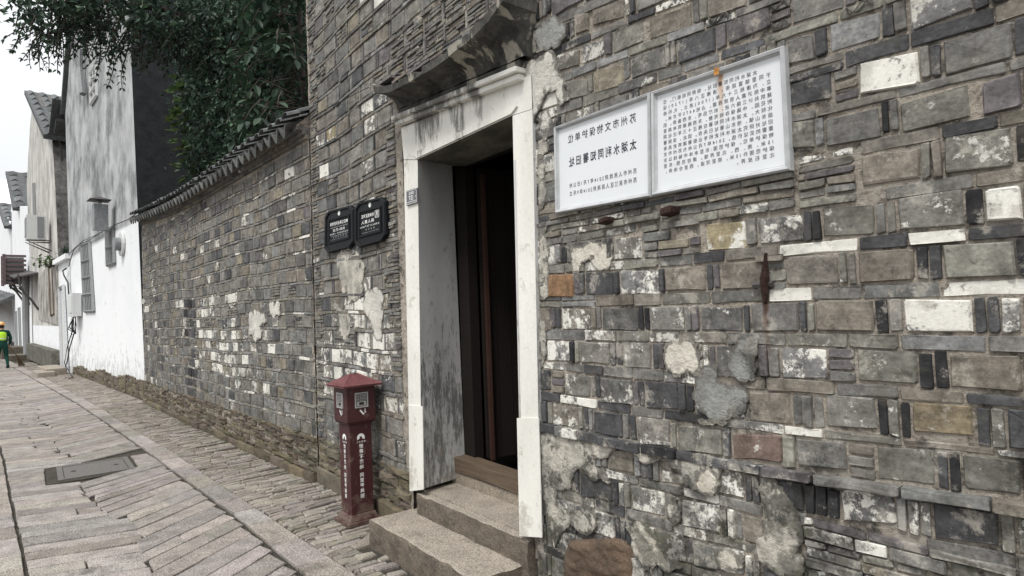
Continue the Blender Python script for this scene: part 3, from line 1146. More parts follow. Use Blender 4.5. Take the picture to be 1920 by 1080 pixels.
# the lower right: crumbling render over the foot of the wall
patch([(1012, 806), (1060, 800), (1100, 812), (1165, 822), (1150, 850), (1120, 858), (1130, 880), (1150, 905), (1120, 900), (1098, 878), (1080, 895), (1075, 915), (1048, 915), (1050, 940), (1075, 958), (1080, 975), (1055, 1000), (1048, 1025), (1035, 985), (1022, 930), (1020, 860)], M['plaster_low'], .028)
patch([(1165, 818), (1230, 838), (1300, 852), (1370, 862), (1360, 885), (1352, 925), (1310, 922), (1290, 905), (1282, 880), (1235, 865), (1190, 845)], M['plaster_low'], .03)
patch([(1310, 880), (1330, 876), (1352, 884), (1350, 920), (1325, 926), (1308, 915)], M['plaster_cream'], .036)
patch([(1440, 880), (1462, 900), (1480, 930), (1500, 960), (1512, 1000), (1500, 1030), (1512, 1080), (1470, 1085), (1440, 1060), (1418, 1030), (1440, 1000), (1445, 950), (1425, 910)], M['plaster_low'], .028)
patch([(1180, 985), (1215, 975), (1232, 1000), (1255, 1040), (1285, 1062), (1260, 1070), (1240, 1055), (1215, 1070), (1195, 1040)], M['plaster_cream'], .03)
patch([(1080, 955), (1105, 945), (1125, 960), (1122, 990), (1095, 995), (1078, 980)], M['plaster_low'], .032)
patch([(1262, 930), (1276, 935), (1280, 975), (1268, 985), (1262, 965)], M['plaster_cream'], .03)
patch([(1345, 1030), (1375, 1028), (1396, 1038), (1398, 1062), (1375, 1066), (1350, 1052)], M['plaster_cream'], .03)
# left of the door, behind the bin
patch([(635, 480), (670, 470), (690, 500), (680, 560), (660, 565), (645, 545), (640, 520)], M['plaster_low'], .022)
patch([(692, 545), (722, 545), (724, 590), (720, 640), (706, 632), (698, 600), (686, 585)], M['plaster_white'], .024)
patch([(628, 560), (660, 590), (662, 625), (650, 640), (635, 630), (640, 600)], M['plaster_low'], .022)
# the big brown boulder at the foot of the wall
bq = [W(*p) for p in ((1062, 1003), (1186, 1000), (1214, 1092), (1046, 1096))]
v, f = [], []
NB = 22
for j in range(NB + 1):
    for i in range(NB + 1):
        a, b = i / NB, j / NB
        p = bq[0].lerp(bq[1], a).lerp(bq[3].lerp(bq[2], a), b)
        e = max(abs(a - .5), abs(b - .5)) * 2
        p += (Vector((sum(q.x for q in bq) / 4, 0, sum(q.z for q in bq) / 4)) - p) * (.16 * (abs(a - .5) * abs(b - .5) * 4) ** 1.5)
        n = mnoise.noise((p.x * 9, p.z * 14, 3.3)) + .5 * mnoise.noise((p.x * 26 + p.z * 8, p.z * 34, 8.3))
        p += Vector((.012 * mnoise.noise((p.z * 16, 1.2, p.x * 9)), 0, .012 * mnoise.noise((p.x * 16, 5.2, p.z * 9))))
        v.append((p.x, -.048 * (1 - e ** 6) - .014 * n * (1 - e ** 4) + .012, p.z))
for j in range(NB):
    for i in range(NB):
        k = j * (NB + 1) + i
        f.append((k, k + 1, k + NB + 2, k + NB + 1))
link_mesh('foundation_stone', v, f, M['rubble'], gate, (.92, .74, .68, 0))
# rough stones under the left stretch
FS = []
z = -.02
while z < .36:
    h = R(.05, .09) if z > .1 else R(.15, .19)
    x = XL
    while x < -3.93:
        L = R(.12, .34) if z > .1 else R(.4, .7)
        xe = min(x + L, -3.93)
        if xe - x > .05:
            v, f = brick_geo(quad(x, xe, z + R(-.012, .012), z + R(-.012, .012), z + h, z + h + R(-.02, .01), .006),
                             -R(.010, .035) - (.03 if z < .1 else 0), inset=.014, rnd=.008, wob=.006, dome=R(.002, .008))
            k = R(.8, 1.25)
            FS.append(([(x, 0, z), (xe, 0, z), (xe, 0, z + h), (x, 0, z + h)], v, f, (k, k * R(.9, 1.02), k * R(.8, 1.0), 0)))
        x = xe
    z += h
emit(gate, FS, 'foundation_stone', M['rubble'], 120, 'foundation_rubble')

# ------------------------------------------------------------------ doorway
FY = -.035                                 # face of the whitewashed frame


def fr(px, py):
    return W(px, py, FY)


def stone_frame(px_poly, name, back=.36, mats=('frame', 'jamb'), rear=None):
    p = [fr(*q) for q in px_poly]
    g = Geo()
    n = len(p)
    v = [Vector(q) for q in p] + [W(*rear[i], back) if rear and i in rear else Vector((q.x, back, q.z)) for i, q in enumerate(p)]
    g.add(v, [tuple(range(n))], fm=0)
    g.add(v, [tuple(reversed(range(n, 2 * n)))] + [(i, n + i, n + (i + 1) % n, (i + 1) % n) for i in range(n)], fm=1)
    o = g.make(name, None, gate, mats=[M[k] for k in mats])
    if rear:                               # the reveal is slightly twisted: many small faces keep it even
        bm = bmesh.new()
        bm.from_mesh(o.data)
        bmesh.ops.remove_doubles(bm, verts=bm.verts[:], dist=1e-5)
        bmesh.ops.subdivide_edges(bm, edges=bm.edges[:], cuts=14, use_grid_fill=True)
        bm.to_mesh(o.data)
        bm.free()
        return o
    bv = o.modifiers.new('bevel', 'BEVEL')
    bv.width = .004
    bv.segments = 2
    return o


stone_frame([(769, 919), (791, 917), (783, 300), (757, 300)], 'door_jamb', rear={1: (873, 892), 2: (847, 296)})
stone_frame([(978, 1003), (1014, 1006), (998, 205), (961, 217)], 'door_jamb')
stone_frame([(757, 299), (783, 299), (961, 216), (998, 204), (996, 140), (752, 240)], 'door_lintel', mats=('frame', 'plinth'))
# raised fillet round the opening
g = Geo()
for a, b, c, d in (((783, 297), (960, 214), (971, 199), (775, 288)),):
    p = [W(*q, FY - .001) for q in (a, b, c, d)]
    g.prism(p, (0, -.010, 0))
g.make('lintel_fillet', M['frame'], gate)
# the thicker feet of the jambs
for pp in ([(768, 921), (794, 918), (792, 762), (766, 760)], [(974, 1005), (1016, 1008), (1010, 784), (969, 784)]):
    p = [W(*q, FY - .006) for q in pp]
    g = Geo()
    g.prism(p, (0, .0058, 0))
    o = g.make('jamb_foot', M['frame'], gate)
p = [W(*q, FY - .0012) for q in ((974, 782), (981, 1003), (985, 1003), (976, 782), (967, 300), (963, 300))]
g = Geo()
g.prism([p[0], p[1], p[2], p[3]], (0, -.001, 0))
g.prism([p[5], p[0], p[3], p[4]], (0, -.001, 0))
g.make('flaked_edge', M['jamb'], gate)
# mouldings under the hood
zl, zr = W(752, 236, FY).z, W(985, 150, FY).z
xl, xr = W(750, 236, FY).x, W(985, 150, FY).x


def mould(x0, x1, za, zb, h, y, name, mat):
    g = Geo()
    v = [(x0, .05, za), (x1, .05, zb), (x1, .05, zb + h), (x0, .05, za + h), (x0, y, za), (x1, y, zb), (x1, y, zb + h), (x0, y, za + h)]
    g.add(v, [(0, 1, 2, 3), (4, 7, 6, 5), (0, 4, 5, 1), (3, 2, 6, 7), (0, 3, 7, 4), (1, 5, 6, 2)])
    o = g.make(name, mat, gate)
    b = o.modifiers.new('bevel', 'BEVEL')
    b.width = .006
    b.segments = 2


mould(xl, xr - .01, zl, zr, .034, -.075, 'cornice_moulding', M['frame'])
mould(xl - .01, xr, zl + .035, zr + .035, .030, -.10, 'cornice_moulding', M['frame'])
mould(xl - .0, xr - .0, zl + .0655, zr + .0655, .040, -.07, 'hood_base', M['hood'])
# the hood: a cavetto that swings out on three sides, its lip turned up at both ends
NH, NS = 16, 80
bx0, bx1 = xl + .02, xr + .05
bz0, bz1 = zl + .105, zr + .105
LIPZ = [(0, 3.17), (.07, 3.10), (.18, 3.05), (.35, 3.03), (.6, 3.02), (.8, 3.045), (.92, 3.08), (1, 3.13)]


def lip_z(q):
    for (a, za), (b, zb_) in zip(LIPZ[:-1], LIPZ[1:]):
        if q <= b:
            return za + (zb_ - za) * (q - a) / (b - a)
    return LIPZ[-1][1]

lx0, lx1 = W(697, 160, -.22).x, W(945, 10, -.20).x + .04
g = Geo()
rows_ = []
for j in range(NH):
    t = j / (NH - 1)
    out = 1 - math.cos(t * math.pi / 2)             # how far the curve has swung out
    up = math.sin(t * math.pi / 2)
    y = -.07 - .17 * (.25 * t + .75 * out)
    xa = bx0 + (lx0 - bx0) * out
    xb = bx1 + (lx1 - bx1) * out
    row = [(xa, .03, None)]
    row += [(xa + (xb - xa) * i / NS, y, i / NS) for i in range(NS + 1)]
    row += [(xb + .0, .03, None)]
    zz = []
    for (x, yy, s) in row:
        q = 0 if (s is None and x < -3) else (1 if s is None else s)
        zb_ = bz0 + (bz1 - bz0) * q
        lip = lip_z(q) - .045
        zz.append(zb_ + (lip - zb_) * (.72 * up + .28 * t))
    rows_.append([(x, yy + .007 * mnoise.noise((x * 8, j * .5, 2.2)) + .004 * mnoise.noise((x * 26, j * 1.1, 6.2)), zc + .006 * mnoise.noise((x * 6, j * .4, 7.7)) + .004 * mnoise.noise((x * 30, j, 1.7))) for (x, yy, s), zc in zip(row, zz)])
nn = NS + 3
chip = lambda x: max(0, mnoise.noise((x * 17, 3.3, 9.1)) - .15) * .05
lip = [(x, y - .006 + chip(x) if y < 0 else y, z_ + .045 - chip(x)) for x, y, z_ in rows_[-1]]
lip2 = [(x, y + .055 if y < 0 else y, z_ + .052 - chip(x) * .5) for x, y, z_ in rows_[-1]]
topb = [(x, .03, z_ + .16) for x, y, z_ in rows_[-1]]
allr = rows_ + [lip, lip2, topb]
v = [p for r_ in allr for p in r_]
f = []
for j in range(len(allr) - 1):
    for i in range(nn - 1):
        f.append((j * nn + i, j * nn + i + 1, (j + 1) * nn + i + 1, (j + 1) * nn + i))
link_mesh('door_hood', v, f, M['hood'], gate)
# split tiles laid on the back of the hood
TS = []
for k in range(7):
    x = lx0 + .12
    zoff = .052 + .017 * k
    yo = -.22 + .032 * k
    while x < lx1 - .1:
        L = R(.07, .2)
        q = (x - lx0) / (lx1 - lx0)
        zb_ = lip_z(max(0, min(1, q))) - .035 + zoff
        gg = Geo()
        gg.box(x, x + L - .006, yo + R(-.015, .01), .02, zb_ + R(-.003, .003), zb_ + .013)
        c = random.choice([(.16, .15, .15), (.2, .17, .15), (.13, .13, .135), (.22, .19, .16)])
        TS.append(([gg.v[0], gg.v[1], gg.v[5], gg.v[4]], gg.v, gg.f, c + (.1,)))
        x += L
emit(gate, TS, 'hood_tile', M['brick'], 90, 'hood_tile_rest')

# door: threshold, timber frame, leaf standing open, dark room behind
g = Geo()
g.box(-3.80, -2.52, .02, .60, .20, .315)
g.make('door_sill', M['step'], gate)
v, f = brick_geo([(-3.84, .306), (-2.55, .300), (-2.55, .385), (-3.84, .400)], -.0, depth=.12, inset=.012, rnd=.004)
v = [(a, b + .27, c) for a, b, c in v]
link_mesh('threshold_board', v, f, M['step'], gate, (.9, .88, .85, 0))
v, f = brick_geo([(-3.84, .403), (-2.55, .388), (-2.55, .478), (-3.84, .502)], -.012, depth=.12, inset=.012, rnd=.004)
v = [(a, b + .27, c) for a, b, c in v]
link_mesh('threshold_beam', v, f, M['wood_sill'], gate)
g = Geo()
g.box(-3.79, -3.66, .362, .44, .31, 2.8)
g.box(-2.62, -2.50, .362, .44, .31, 2.8)
g.box(-3.66, -2.62, .362, .44, 2.60, 2.8)
g.make('door_frame', M['wood_dark'], gate)
# leaf hinged on the left post, opened inwards
hing = Vector((-3.65, .46, 0))
dirv = Vector((math.cos(math.radians(80)), math.sin(math.radians(80)), 0))
side = Vector((-dirv.y, dirv.x, 0))
g = Geo()
for k in range(5):
    c = hing + dirv * (.055 + .11 * k) + Vector((0, 0, 1.53))
    g.obox(c, dirv * .053, side * (.02 if k % 2 else .022), (0, 0, 1.05))
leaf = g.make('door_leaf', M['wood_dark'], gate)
g = Geo()
g.obox(hing + dirv * .02 + Vector((0.03, 0, 1.5)), dirv * .012, side * .03, (0, 0, 1.03))
g.make('door_post', M['wood_red'], leaf)
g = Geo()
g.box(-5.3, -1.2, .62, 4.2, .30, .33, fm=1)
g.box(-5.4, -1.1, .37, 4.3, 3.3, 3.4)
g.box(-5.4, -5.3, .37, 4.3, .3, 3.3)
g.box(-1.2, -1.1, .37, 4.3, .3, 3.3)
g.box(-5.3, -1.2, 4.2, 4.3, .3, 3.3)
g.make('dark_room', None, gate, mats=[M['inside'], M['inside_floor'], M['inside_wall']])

# ------------------------------------------------------------------ boundary wall with tiled coping
BA, BB = Vector((-13.746, -.411, 0)), Vector((-5.294, .003, 0))
BD = (BB - BA).normalized()
BN = Vector((-BD.y, BD.x, 0))               # away from the street
LWP = plane_at(BA, BB)
BO = BA - BD * .12                          # u = 0 at the far end
BU = (Vector((-5.72, 0, 0)) - BO).dot(BD)   # u at the gatehouse


def BW(u, y, z):
    return BO + BD * u + BN * y + Vector((0, 0, z))


def bw_u(q):
    return ((Vector(q) - BO).dot(BD), Vector(q).z)


bwall = thing('boundary_wall', 'lower grey brick garden wall under a row of drip tiles', 'wall', BW(BU / 2, 0, 0))
BS = {'brick': [], 'edge_brick': [], 'course_brick': []}


def wtop(u):
    return 3.235 + .22 * max(0, (4.5 - u) / 4.5) ** 1.5


z = .40
row = 0
while z < 3.5:
    ph, ch = R(.114, .125), R(.024, .032)
    u = 0.02 - R(0, .2)
    lowp = max(0, min(1, (1.9 - z) / .8))
    while u < BU - .02:
        wv = R(.205, .275) if z > 1.5 else R(.17, .25)
        a, b = max(u, .01), min(u + wv, BU)
        if b - a > .05 and z + ph < wtop((a + b) / 2) - .02:
            def zz(q, o=0):
                return z + o + .010 * math.sin(q * 1.7 + z * 2) + .006 * math.sin(q * 4.1 + z)
            um = (a + b) / 2
            crumb = (.9 < z < 2.0 and random.random() < .10)
            if crumb:
                thin_fill(a, b, z, z + ph, .1, .03, BW, BS)
            else:
                white = .05
                if 3.9 < um < 7.2 and .75 < z < 1.75:
                    white = R(0, .4) if um > 5.9 else R(.12, .60)
                elif z < 1.3:
                    white = R(0.0, .14)
                code = 'g'
                rr = random.random()
                if 3.35 < um < 3.95 and z < 1.75:
                    code = random.choice('ddD')
                elif rr < .06:
                    code = random.choice('ndbkl')
                v, f = brick_geo(quad(a + .006, b - .006, zz(a), zz(b), zz(a, ph), zz(b, ph), .0055), -R(.010, .024), fn=BW, inset=.005)
                BS['brick'].append(([BW(a, 0, z), BW(b, 0, z), BW(b, 0, z + ph), BW(a, 0, z + ph)], v, f, tint_of(code, white)))
        u += wv
    u = 0.02
    while u < BU:
        ub = min(BU, u + R(.16, .32))
        if z + ph + ch < wtop((u + ub) / 2) - .02:
            zz = lambda q, o=0: z + o + .010 * math.sin(q * 1.7 + z * 2) + .006 * math.sin(q * 4.1 + z)
            v, f = brick_geo(quad(u, ub, zz(u, ph), zz(ub, ph), zz(u, ph + ch), zz(ub, ph + ch), .003), -R(.008, .022), fn=BW, inset=.0035)
            BS['course_brick'].append(([BW(u, 0, z + ph), BW(ub, 0, z + ph), BW(ub, 0, z + ph + ch), BW(u, 0, z + ph + ch)], v, f,
                                       tint_of(random.choice('ggktll'), R(.12, .42))))
        u = ub
    z += ph + ch
emit(bwall, BS['brick'], 'brick', M['brick'], 300, 'brick_infill')
emit(bwall, BS['course_brick'] + BS['edge_brick'], 'course_brick', M['brick'], 120, 'course_brick_infill')
# rubble foot
FS = []
z = -.03
while z < .41:
    h = R(.035, .06) if z > .08 else R(.09, .12)
    u = 0.0
    while u < BU:
        L = R(.12, .36) if z > .1 else R(.3, .6)
        ub = min(u + L, BU)
        if ub - u > .05:
            v, f = brick_geo(quad(u, ub, z + R(-.012, .012), z + R(-.012, .012), z + h, z + h + R(-.02, .01), .007),
                             -R(.004, .035) - (.04 if z < .05 else 0), inset=.012, rnd=.008, wob=.006, dome=R(.002, .008), fn=BW)
            k = R(.75, 1.25)
            FS.append(([BW(u, 0, z), BW(ub, 0, z), BW(ub, 0, z + h), BW(u, 0, z + h)], v, f, (k, k * R(.88, 1.0), k * R(.75, .98), 0)))
        u = ub
    z += h
emit(bwall, FS, 'foundation_stone', M['rubble'], 160, 'foundation_rubble')
v, f = sheet(0, BU, -.1, 3.46, .035, mort_y, None, BW)
link_mesh('mortar', v, f, M['mortar'], bwall, smooth=True)
g = Geo()
p = [BW(0, .03, -.1), BW(BU, .03, -.1), BW(BU, .30, -.1), BW(0, .30, -.1)]
g.prism(p, (0, 0, 3.55))
g.make('wall_core', M['mortar'], bwall)
# thin plaster band under the eaves and old whitewash
for poly in ([(470, 590), (500, 592), (503, 604), (492, 612), (494, 632), (480, 640), (470, 625)], [(508, 568), (528, 566), (530, 590), (518, 600), (512, 590)]):
    pts = [bw_u(LWP(*q)) for q in poly]
    patch_uz(pts, M['plaster_white'], .025, 'plaster_patch', 4, bwall, BW)
# corbelled courses under the coping
CB = []
for k, (o, zb, h) in enumerate(((-.035, 0, .035), (-.07, .037, .035), (-.115, .074, .035))):
    u = 0.0
    while u < BU:
        ub = min(BU, u + R(.22, .3))
        gg = Geo()
        q = [BW(u + .003, .1, 0), BW(ub - .003, .1, 0), BW(ub - .003, o + R(-.004, .004), 0), BW(u + .003, o + R(-.004, .004), 0)]
        for a, uu in zip(q, (u, ub, ub, u)):
            a.z = wtop(uu) + zb
        gg.prism(q, (0, 0, h))
        CB.append((q, gg.v, gg.f, tint_of(random.choice('ggkn'), .05)))
        u = ub
emit(bwall, CB, 'corbel_brick', M['brick'], 60, 'corbel_infill')


def tile_strip(fn, u0, y0, z0, du, dy, dz, rad, up=True, n=6, th=.010):
    """half-round tile running along (dy,dz); opens up or down"""
    v, f = [], []
    for e in (0, 1):
        for k in range(n + 1):
            a = math.pi * k / n
            for r in (rad, rad - th):
                x = -math.cos(a) * r
                zz = math.sin(a) * r * .62 * (1 if up else -1)
                v.append(fn(u0 + x + du * e, y0 + dy * e, z0 + dz * e + zz))
    m = 2 * (n + 1)
    for k in range(n):
        a, b = 2 * k, 2 * k + 2
        f += [(a, b, m + b, m + a), (a + 1, m + a + 1, m + b + 1, b + 1), (a, a + 1, b + 1, b), (m + a, m + b, m + b + 1, m + a + 1)]
    f += [(0, m, m + 1, 1), (m - 2, m - 1, 2 * m - 1, 2 * m - 2)]
    return v, f


TP, DP = [], []
pitch = .205
nt = int(BU / pitch)
for i in range(nt + 1):
    u = .02 + i * pitch
    for sgn in (-1, 1):                                   # both slopes of the coping
        for s in range(3):
            y0 = (.14 if sgn < 0 else .16) + sgn * (.07 + .10 * (2 - s)) if False else None
    zt = wtop(u) + .125
    # street slope: pan tile, then cover tile between pans, in two laps
    for lap in range(3):
        ya, yb = -.20 + .125 * lap, -.20 + .125 * lap + .17
        za, zb_ = zt + .055 * lap + .004, zt + .055 * lap + .07
        k = R(.75, 1.3)
        v, f = tile_strip(BW, u + R(-.008, .008), ya, za, R(-.006, .006), yb - ya, zb_ - za, .098, False)
        TP.append(([v[0], v[12], v[26], v[14]], v, f, (k, k, k, 0)))
        k = R(.75, 1.3)
        v, f = tile_strip(BW, u + pitch / 2 + R(-.01, .01), ya - .02 + R(-.012, .012), za + .045 + R(-.004, .006), R(-.008, .008), yb - ya, zb_ - za, .078, True)
        TP.append(([v[0], v[12], v[26], v[14]], v, f, (k, k, k, 0)))
    # drip tile: a pointed tongue hanging under the pan
    k = R(.8, 1.7)
    w_, hgt = .082, R(.105, .13)
    tilt = R(-.012, .012)
    out = [(-w_, 0.0), (-w_ * .93, -.035), (-w_ * .62, -.075), (-w_ * .25, -hgt * .95), (0, -hgt - .006), (w_ * .25, -hgt * .95), (w_ * .62, -.075), (w_ * .93, -.035), (w_, 0.0), (w_ * .5, -.040), (0, -.052), (-w_ * .5, -.040)]
    vv = [BW(u + a + tilt * b, -.215 - .22 * b * 1.0, zt - .0 + b + .004) for a, b in out]
    gg = Geo()
    gg.prism(vv, BN * .014)
    DP.append((vv[:9], gg.v, gg.f, (k * 1.1, k * 1.08, k, 0)))
    # garden slope
    for lap in range(2):
        ya = .50 - .14 * lap
        v, f = tile_strip(BW, u, ya, zt + .06 * lap, 0, -.18, .07, .098, False)
        TP.append(([v[0], v[12], v[26], v[14]], v, f, (1, 1, 1, 0)))
        v, f = tile_strip(BW, u + pitch / 2, ya, zt + .045 + .06 * lap, 0, -.18, .07, .078, True)
        TP.append(([v[0], v[12], v[26], v[14]], v, f, (1, 1, 1, 0)))
emit(bwall, TP, 'roof_tile', M['tile'], 200, 'roof_tile_rest')
emit(bwall, DP, 'drip_tile', M['tile'], 60, 'drip_tile_rest')
g = Geo()
n = 40
for i in range(n):
    a, b = BU * i / n, BU * (i + 1) / n
    za, zb_ = wtop(a), wtop(b)
    v = []
    for uu, zz in ((a, za), (b, zb_)):
        v += [BW(uu, -.13, zz + .108), BW(uu, .42, zz + .108), BW(uu, .20, zz + .30), BW(uu, .09, zz + .30)]
    g.add(v, [(0, 4, 5, 1), (1, 5, 6, 2), (2, 6, 7, 3), (3, 7, 4, 0), (0, 1, 2, 3), (7, 6, 5, 4)])
g.make('coping_core', M['mortar'], bwall)
RG = []
u = 0
while u < BU:
    ub = min(BU, u + R(.24, .3))
    z_ = wtop(u) + .29
    v, f = tile_strip(BW, 0, 0, 0, 0, 0, 0, .09)
    v = []
    for e, uu in ((0, u), (1, ub + .02)):
        for k in range(7):
            a = math.pi * k / 6
            for r in (.085 + .006 * e, .07 + .006 * e):
                v.append(BW(uu, .145 - math.cos(a) * r, z_ + R(-.002, .002) + math.sin(a) * r * .8))
    k = R(.8, 1.3)
    RG.append(([v[0], v[12], v[26], v[14]], v, f, (k, k, k, 0)))
    u = ub
emit(bwall, RG, 'ridge_tile', M['tile'], 60, 'ridge_tile_rest')

# ------------------------------------------------------------------ houses along the lane
H0, H1 = Vector((-14.431, -.345, 0)), Vector((-24.274, -1.143, 0))
HP = plane_at(H0, H1)
HD = (H1 - H0).normalized()
HN = Vector((HD.y, -HD.x, 0))
if HN.y < 0:
    HN = -HN                                 # away from the street


def hx(x, y=0.0, z=0.0):                     # point on the house line at world x
    t = (x - H0.x) / HD.x
    return H0 + HD * t + HN * y + Vector((0, 0, z))


def house_poly(pix):
    return [HP(*q) for q in pix]


# the tall white house
wh = thing('white_house', 'tall white plastered house streaked grey above and freshly white below', 'building', hx(-19, 0, 0))
fac = house_poly([(273.5, 752), (136, 702), (123, 236), (122, 212), (133, 75), (150, -150), (240, -150), (246, 110)])
g = Geo()
n = len(fac)
back = [p + HN * 6.5 for p in fac]
g.add(fac + back, [tuple(range(n))], fm=0)
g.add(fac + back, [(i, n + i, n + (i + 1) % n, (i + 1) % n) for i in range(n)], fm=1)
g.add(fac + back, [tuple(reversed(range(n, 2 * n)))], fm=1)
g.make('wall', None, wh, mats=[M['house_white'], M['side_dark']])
# dark verge of the roof along the far gable
vg = [HP(*q) for q in ((148, -120), (133, 72), (122, 215))]
g = Geo()
for a, b in zip(vg[:-1], vg[1:]):
    w_ = HD * .22
    g.prism([a - HN * .12, b - HN * .12, b - HN * .12 + w_, a - HN * .12 + w_], HN * 6.6)
g.make('roof_verge', M['tile'], wh)
e0 = HP(122, 222)
g = Geo()
g.obox(e0 + HD * .45 + Vector((0, 0, .1)), HD * .5 + Vector((0, 0, -.42)), HN * .35, Vector((.05, 0, .06)))
g.obox(e0 + HD * .25 + Vector((0, 0, -.25)), HD * .25 + Vector((0, 0, -.16)), HN * .25, Vector((.03, 0, .04)))
g.make('eave', M['tile'], wh)
# rubble plinth
FS = []
x = -14.45
while x > -24.0:
    xe = x - R(.25, .6)
    z = -.05
    hmax = .37 - .12 * (x + 14.4) / -10 + .05 * math.sin(x * 1.9)
    while z < hmax:
        h = min(R(.10, .22), max(.05, hmax - z))
        poly = quad(0, x - xe, z, z, z + h, z + h, .004)
        fn = lambda u, y, zz, x=x: hx(x - u, y, zz)
        v, f = brick_geo(poly, -R(.01, .035), inset=.016, rnd=.014, wob=.010, fn=fn, dome=R(.002, .012))
        k = R(.8, 1.4)
        FS.append(([fn(0, 0, z), fn(x - xe, 0, z), fn(x - xe, 0, z + h), fn(0, 0, z + h)], v, f, (k, k * R(.9, 1), k * R(.8, .98), 0)))
        z += h
    x = xe
emit(wh, FS, 'plinth_stone', M['rubble'], 100, 'plinth_rubble')


def window(px, parent, bars_v, bars_h, name='window', plane=HP, frame='win_frame', depth=.10, glass='glass_dark'):
    c = [plane(*q) for q in px]              # tl, tr, br, bl
    g = Geo()
    inner = [p - HN * .012 for p in c]
    g.add(inner, [(0, 1, 2, 3)])
    o = g.make(name, M[glass], parent)
    g = Geo()
    for a, b in ((0, 1), (1, 2), (2, 3), (3, 0)):
        g.tube([c[a] - HN * .03, c[b] - HN * .03], .045, 4)
    for i in range(1, bars_v):
        t = i / bars_v
        g.tube([c[0].lerp(c[1], t) - HN * .04, c[3].lerp(c[2], t) - HN * .04], .018, 4)
    for i in range(1, bars_h):
        t = i / bars_h
        g.tube([c[0].lerp(c[3], t) - HN * .045, c[1].lerp(c[2], t) - HN * .045], .035, 4)
    g.make('window_grille', M[frame], o)
    return o


window([(155, 461), (171, 455), (179, 583), (161, 584)], wh, 6, 4)
window([(202, 433), (215, 429), (218, 493), (204, 498)], wh, 5, 2)
window([(172, 140), (183, 124), (184, 180), (173, 197)], wh, 2, 3, frame='pvc', glass='pvc')
dp = [HP(159, 95), HP(160, 130), HP(165, 178)]
g = Geo()
g.tube([p - HN * .12 for p in dp], .085, 6)
g.make('drainpipe', M['win_frame'], wh)

# things fixed to the white house
c0 = HP(188, 408, .28)
cow = thing('exhaust_cowl', 'grey sheet metal exhaust cowl with a flat cap high on the streaked wall', 'vent', c0)
g = Geo()
g.obox(c0, HD * .15, HN * .14, (0, 0, .30))
g.make('duct', M['galv'], cow)
g = Geo()
t = c0 + Vector((0, 0, .40))
g.add([t - HD * .26 - HN * .24, t + HD * .26 - HN * .24, t + HD * .26 + HN * .2, t - HD * .26 + HN * .2, t + Vector((0, 0, .10))],
      [(0, 1, 4), (1, 2, 4), (2, 3, 4), (3, 0, 4), (3, 2, 1, 0)])
for a in (-.12, .12):
    g.tube([t + HD * a - Vector((0, 0, .12)), t + HD * a], .015, 4)
g.make('cap', M['iron'], cow)
c0 = HP(231, 458)
rv = thing('wall_vent', 'round white wall vent beside the small barred window', 'vent', c0)
g = Geo()
ring = [c0 - HN * .01 + HD * .27 * math.cos(a * math.pi / 8) + Vector((0, 0, .27 * math.sin(a * math.pi / 8))) for a in range(16)]
g.prism(ring, -HN * .05)
g.make('flange', M['pvc'], rv)
g = Geo()
ring = [c0 - HN * .06 + HD * .15 * math.cos(a * math.pi / 8) + Vector((0, 0, .15 * math.sin(a * math.pi / 8))) for a in range(16)]
g.prism(ring, -HN * .12)
g.make('hood', M['galv'], rv)
c0 = HP(139, 572, .14)
mb = thing('meter_box', 'pale grey electric meter box with black cables drooping below it', 'meter box', c0)
g = Geo()
g.obox(c0, HD * .55, HN * .11, (0, 0, .34))
bx = g.make('case', M['pvc'], mb)
g = Geo()
g.obox(c0 - HN * .118 - HD * .2 + Vector((0, 0, .02)), HD * .28, HN * .010, (0, 0, .26))
c0 = c0 + HN * .14
g.make('door', M['pvc'], mb)
g = Geo()
for k in range(9):
    a = c0 - HN * .14 + HD * R(-.4, .4) + Vector((0, 0, -.36))
    b = c0 - HN * R(.1, .3) + HD * R(-.3, .2) + Vector((0, 0, -.36 - R(.25, .55)))
    g.tube([a, (a + b) / 2 + HD * R(-.2, .2), b, c0 - HN * .12 - HD * .1 + Vector((0, 0, -.85))], .013, 5)
cb = [c0 - HN * .15 - HD * .1 + Vector((0, 0, -.8)), HP(142, 650) - HN * .15, HP(140, 680) - HN * .2, HP(132, 703) - HN * .25, G(124, 709)]
g.tube(cb, .016, 6)
g.tube([p + HD * .12 - HN * .05 for p in cb[:3]] + [G(136, 708, .05), G(128, 710, .03)], .014, 6)
g.make('cable', M['cable'], mb, smooth=True)
g = Geo()
up = [HP(135, 556) - HN * .08, HP(133, 530) - HN * .08, HP(128, 516) - HN * .12, HP(126, 508) - HN * .12, HP(130, 503) - HN * .08]
g.tube(up, .024, 6)
g.make('conduit', M['cable'], mb, smooth=True)
wires = Geo()
wires.tube([HP(x, y) - HN * .05 for x, y in ((131, 478), (150, 460), (172, 450), (200, 432), (222, 421), (245, 412), (262, 400))], .012, 4)
wires.tube([HP(x, y) - HN * .06 for x, y in ((133, 500), (142, 470), (160, 452), (196, 436))], .010, 4)
o = wires.make('wall_wire', M['cable'])
tag(o, 'thin black wire sagging across the white house over its painted line', 'wire')

